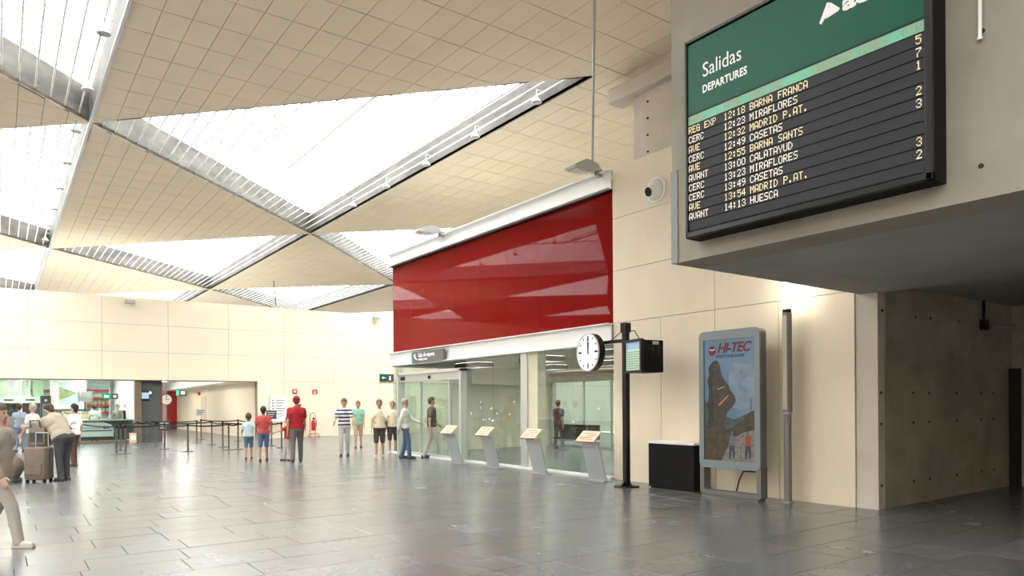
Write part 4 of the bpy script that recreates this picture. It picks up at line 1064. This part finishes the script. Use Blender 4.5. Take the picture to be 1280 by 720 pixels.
    b.cap(tor(0, 0, .05), tor(0, 0, .44), .115*k*W+g)
    for s in (-1, 1):
        if sleeve == 'long': b.cap(sh[s], elb[s], .052*k+g, .045*k+g*.8); b.cap(elb[s], wr_[s]-(wr_[s]-elb[s])*.06, .043*k+g*.8, .034*k+g*.5)
        elif sleeve == 'short': b.cap(sh[s], sh[s]+(elb[s]-sh[s])*.62, .052*k+g, .050*k+g)
    remesh(b.build(shirt_name, topm or cm('cloth', top), t), .017)
    # bottom
    b = MB(); b.cap(tor(-.07, 0, .0), tor(.07, 0, .0), .108*k*W+g*.6)
    if leg == 'skirt':
        b.cap(tor(0, 0, 0), Vector((0, 0, hipz-.30*k)), .15*k, .20*k)
    for s in (-1, 1):
        b.cap(hip[s], knee[s], .085*k*W+g*.6, .062*k+g*.5)
        if leg == 'long': b.cap(knee[s], ank[s]+Vector((0, 0, -.02*k)), .060*k+g*.5, .050*k+g*.5)
    if leg == 'shorts':
        pass
    remesh(b.build('skirt' if leg == 'skirt' else ('shorts' if leg == 'shorts' else 'trousers'), cm('cloth', bot), t), .017)
    for s in (-1, 1):
        a = ank[s]; z0 = -a.z
        sb = MB(); sb.cap(a+Vector((0, -.035*k, -.035*k)), a+Vector((0, .15*k, -.045*k)), .046*k, .038*k); sb.box(a.x-.042*k, a.x+.042*k, a.y-.075*k, a.y+.185*k, 0, .022*k)
        remesh(sb.build('shoe', cm('leather', shoes, .5), t), .010)
    if bag == 'strap':
        MB().path([tor(-.15, .02, .53), tor(0, -.15, .42), tor(.17, -.12, .12)], .018).build('bag_strap', M_dark, t)
    if bag == 'shoulder':
        MB().cbox(-.06, .10, -.18, .18, -.16, .16, .04).xf(Matrix.Translation(tor(.25, 0, .05))).build('shoulder_bag', cm('cloth', (.12, .10, .08)), t)
    return t
def pg(px, py): q = gnd(px, py); return q.x, q.y
# view-facing helpers: angle that makes a figure look along a world direction
def look(dx, dy): return math.atan2(dy, dx)-PI/2
TOCAM = lambda px, py: look(*(-gnd(px, py).xy))
AWAY = lambda px, py: look(*(gnd(px, py).xy))
PERP_R = lambda px, py: look(RT.x, RT.y)
PERP_L = lambda px, py: look(-RT.x, -RT.y)

# the bending man with trolley, bottom left
px, py = 80, 601
x, y = pg(px, py)
person(x, y, look(-.62, .9), 1.80, 'heavy man in beige jacket and dark trousers bending over luggage, seen from behind', top=(.36, .31, .24), bot=(.055, .055, .06), hair=(.06, .045, .035), lean=38, step=.04, arms=((62, 5, 25), (55, 5, 30)), sleeve='long', build=1.42, shirt_name='jacket', bag='strap', headpitch=12)
# suitcases
def suitcase(px, py, w_, d_, h_, col, lab, rz=-YAW, soft=False):
    x, y = pg(px, py); t = empty('suitcase', (x, y, 0), rz, lab, 'suitcase'); m_ = mat('suitcase_fabric', col, .7, var=.15, scale=6)
    MB().cbox(-w_/2, w_/2, -d_/2, d_/2, .06, h_, .05).build('shell', m_, t, smooth=True)
    for sx in (-.4, .4):
        for sy in (-.3, .3): MB().tube((sx*w_-.02, sy*d_, .04), (sx*w_+.02, sy*d_, .04), .04, n=12).build('wheel', M_black, t, smooth=True)
    MB().path([(-w_*.3, d_*.3, h_), (-w_*.3, d_*.3, h_+.3), (w_*.3, d_*.3, h_+.3), (w_*.3, d_*.3, h_)], .012).build('handle', M_grey, t)
    MB().cbox(-w_*.38, w_*.38, -d_/2-.03, -d_/2+.01, .18, h_*.55, .012).build('pocket', m_, t)
    MB().box(-w_/2-.004, w_/2+.004, -.012, .012, .10, h_-.04).build('zip', M_dark, t)
    return t
suitcase(49, 603, .44, .34, .74, (.15, .115, .09), 'large brown upright suitcase beside the bending man')
x, y = pg(51, 601)
t = empty('travel_bag', (x, y, .745), -YAW, 'grey-brown soft bag lying on top of the large suitcase', 'bag')
MB().cbox(-.19, .19, -.15, .15, 0, .52, .07).build('body', mat('bag_cloth', (.20, .165, .135), .8, var=.15, scale=5), t, smooth=True); MB().path([(-.10, -.16, .4), (-.10, -.19, .55), (.10, -.19, .55), (.10, -.16, .4)], .012).build('handle', M_dark, t); MB().box(-.14, .14, -.156, -.15, .1, .3).build('pocket', M_dark, t)
x, y = pg(13, 603)
t = empty('travel_bag', (x, y, 0), -YAW, 'big rounded brown bag standing on the floor at the left edge', 'bag')
b = MB().cap((-.06, 0, .26), (.05, 0, .34), .26, .22).cap((0, 0, .25), (0, 0, .62), .22, .09); remesh(b.build('body', mat('duffel_brown', (.17, .13, .105), .8, var=.2, scale=5), t), .02)
MB().lathe([(.20, 0), (.22, .04), (.20, .1)], n=20).build('base', M_dark, t); MB().path([(-.12, -.1, .66), (-.05, -.1, .80), (.05, -.1, .80), (.12, -.1, .62)], .015).build('handle', M_dark, t)
# people beyond the luggage
x, y = pg(41, 580); person(x, y, PERP_L(0, 0), 1.68, 'grey-haired man in a white shirt facing left beyond the suitcases', top=(.62, .62, .60), bot=(.14, .14, .15), hair=(.35, .33, .30), skin=(.52, .28, .2), step=.06)
x, y = pg(93, 583); person(x, y, PERP_L(0, 0), 1.66, 'dark-haired woman in a white top with a ponytail beside the bending man', top=(.85, .85, .85), bot=(.10, .04, .035), hair=(.015, .012, .012), step=.05, hairlen=.03)
x, y = pg(2, 578); person(x, y, look(1, .2), 1.62, 'person in a red top at the left edge of the hall', top=(.45, .02, .03), bot=(.25, .22, .2), hair=(.3, .02, .02), step=.1)
x, y = pg(0, 683)
person(x, y, look(RT.x, RT.y), 1.64, 'walker in pale grey clothes striding right at the left edge, nearest the camera', top=(.30, .25, .21), bot=(.33, .30, .27), hair=(.14, .1, .08), skin=(.48, .32, .24), step=.30, arms=((-20, 6, 10), (10, 4, 15)), shoes=(.45, .40, .35), sleeve='long')
# far group left
x, y = pg(311, 574); person(x, y, AWAY(311, 574), 1.33, 'child in a pale blue top and blue shorts walking away near the queue posts', top=(.52, .64, .70), bot=(.10, .16, .26), hair=(.08, .05, .03), skin=SKIN2, step=.12, leg='shorts', child=True, arms=((20, 14, 30), (-10, 25, 10)))
x, y = pg(329.5, 576.5); person(x, y, AWAY(329, 576), 1.56, 'girl in a red top and denim shorts, second of the walking family', top=(.48, .07, .07), bot=(.10, .15, .27), hair=(.03, .02, .015), skin=SKIN2, step=.12, leg='shorts', hairlen=.03, arms=((15, 12, 20), (-10, 12, 20)))
x, y = pg(360, 576); person(x, y, PERP_L(0, 0), 1.22, 'small child in a red shirt and pale trousers beside the man in red', top=(.45, .05, .05), bot=(.45, .42, .38), hair=(.12, .08, .05), step=.17, child=True, arms=((60, 10, 10), (-10, 10, 20)))
x, y = pg(371, 577.5); person(x, y, AWAY(371, 577), 1.84, 'tall man in a deep red shirt and grey trousers before the far wall', top=(.36, .008, .015), bot=(.14, .13, .12), hair=(.25, .02, .02), step=.16, build=1.15, arms=((-15, 8, 15), (20, 8, 25)))
# mid group
x, y = pg(430.5, 570); person(x, y, TOCAM(430, 570), 1.78, 'person in a navy and white striped shirt and pale trousers walking towards the camera', bot=(.50, .48, .47), hair=(.13, .09, .06), step=.14, leg='long', topm=stripemat('navy_stripes', (.75, .74, .72), (.03, .045, .10), 9), arms=((25, 22, 45), (20, 22, 45)))
x, y = pg(448, 560); person(x, y, TOCAM(448, 560), 1.72, 'person in a pale green top and tan shorts behind the striped shirt', top=(.25, .50, .36), bot=(.42, .34, .24), hair=(.25, .15, .08), step=.12, leg='shorts')
x, y = pg(474.5, 572); person(x, y, TOCAM(474, 572), 1.74, 'person in a cream shirt and dark shorts left in the group at the entrance', top=(.72, .64, .46), bot=(.06, .045, .04), hair=(.18, .11, .07), step=.08, leg='shorts', arms=((30, 14, 60), (10, 10, 20)), shoes=(.5, .48, .45))
x, y = pg(491, 567); person(x, y, TOCAM(491, 567), 1.70, 'person in a pale yellow top and black shorts, second in the group at the entrance', top=(.75, .66, .48), bot=(.045, .04, .04), hair=(.3, .2, .12), step=.1, leg='shorts', shoes=(.5, .48, .45), bag='shoulder')
x, y = pg(507, 573.5); person(x, y, look(RT.x, RT.y), 1.76, 'person in a pale shirt and blue jeans walking right into the waiting room door', top=(.62, .64, .58), bot=(.075, .11, .19), hair=(.35, .33, .28), step=.13, arms=((35, 6, 30), (-25, 6, 15)), shoes=(.01, .01, .01), sleeve='long')
x, y = pg(540, 572.5); person(x, y, look(RT.x, RT.y+.3), 1.80, 'person in a dark olive top and light trousers stepping past the door glass', top=(.085, .075, .05), bot=(.46, .44, .40), hair=(.12, .08, .06), step=.22, arms=((10, 10, 40), (-20, 10, 20)), shoes=(.02, .02, .02))
# people in the left part of the hall, seen mirrored in the glass front
for k, (X, Y, lab, tp_, bt_) in enumerate(((.6, 30.6, 'person in a blue-grey shirt queuing behind the luggage', (.25, .30, .36), (.16, .2, .27)),
        (-1.1, 30.4, 'person in a brown top in the left queue, mirrored in the glass front', (.30, .22, .16), (.35, .3, .25)),
        (-1.9, 31.6, 'person in a white top and red shorts mirrored in the glass front', (.7, .7, .68), (.4, .05, .05)),
        (-2.6, 30.9, 'person in a pale blue shirt mirrored in the glass front', (.45, .52, .6), (.2, .24, .3)))):
    person(X, Y, look(.3, 1), 1.68+.03*k, lab, top=tp_, bot=bt_, step=.1, leg='shorts' if k == 2 else 'long')
# shop staff and customers beyond the glass
for k, (px_, YY, lab, tp_, bt_, hr) in enumerate(((118, 37.2, 'shop customer in a white shirt behind the rental counter', (.78, .80, .80), (.5, .55, .6), (.04, .03, .02)),
        (147, 38.0, 'person in grey clothes inside the shop near the exit sign', (.25, .25, .23), (.2, .2, .2), (.2, .18, .15)),
        (158, 38.2, 'person in black clothes inside the shop beside the brown post', (.03, .03, .035), (.03, .03, .035), (.02, .02, .02)))):
    xx = on(px_, 520, 1, YY).x; person(xx, YY, TOCAM(px_, 560) if k else look(0, 1), 1.66, lab, top=tp_, bot=bt_, hair=hr, step=.08)
# dark seated-looking visitors in the waiting room
person(15.9, 19.2, look(1, .3), 1.7, 'dark-clothed visitor standing by the inner glass doors', top=(.03, .03, .035), bot=(.03, .03, .03), step=.08)

# lettering and printed lines stay joined: too small to pick apart one by one
for o in bpy.data.objects:
    if o.parent and o.name.split('.')[0] in ('led_lettering', 'lettering', 'printed_line', 'screen_line', 'truss', 'glazing_bars'): o['kind'] = 'stuff'
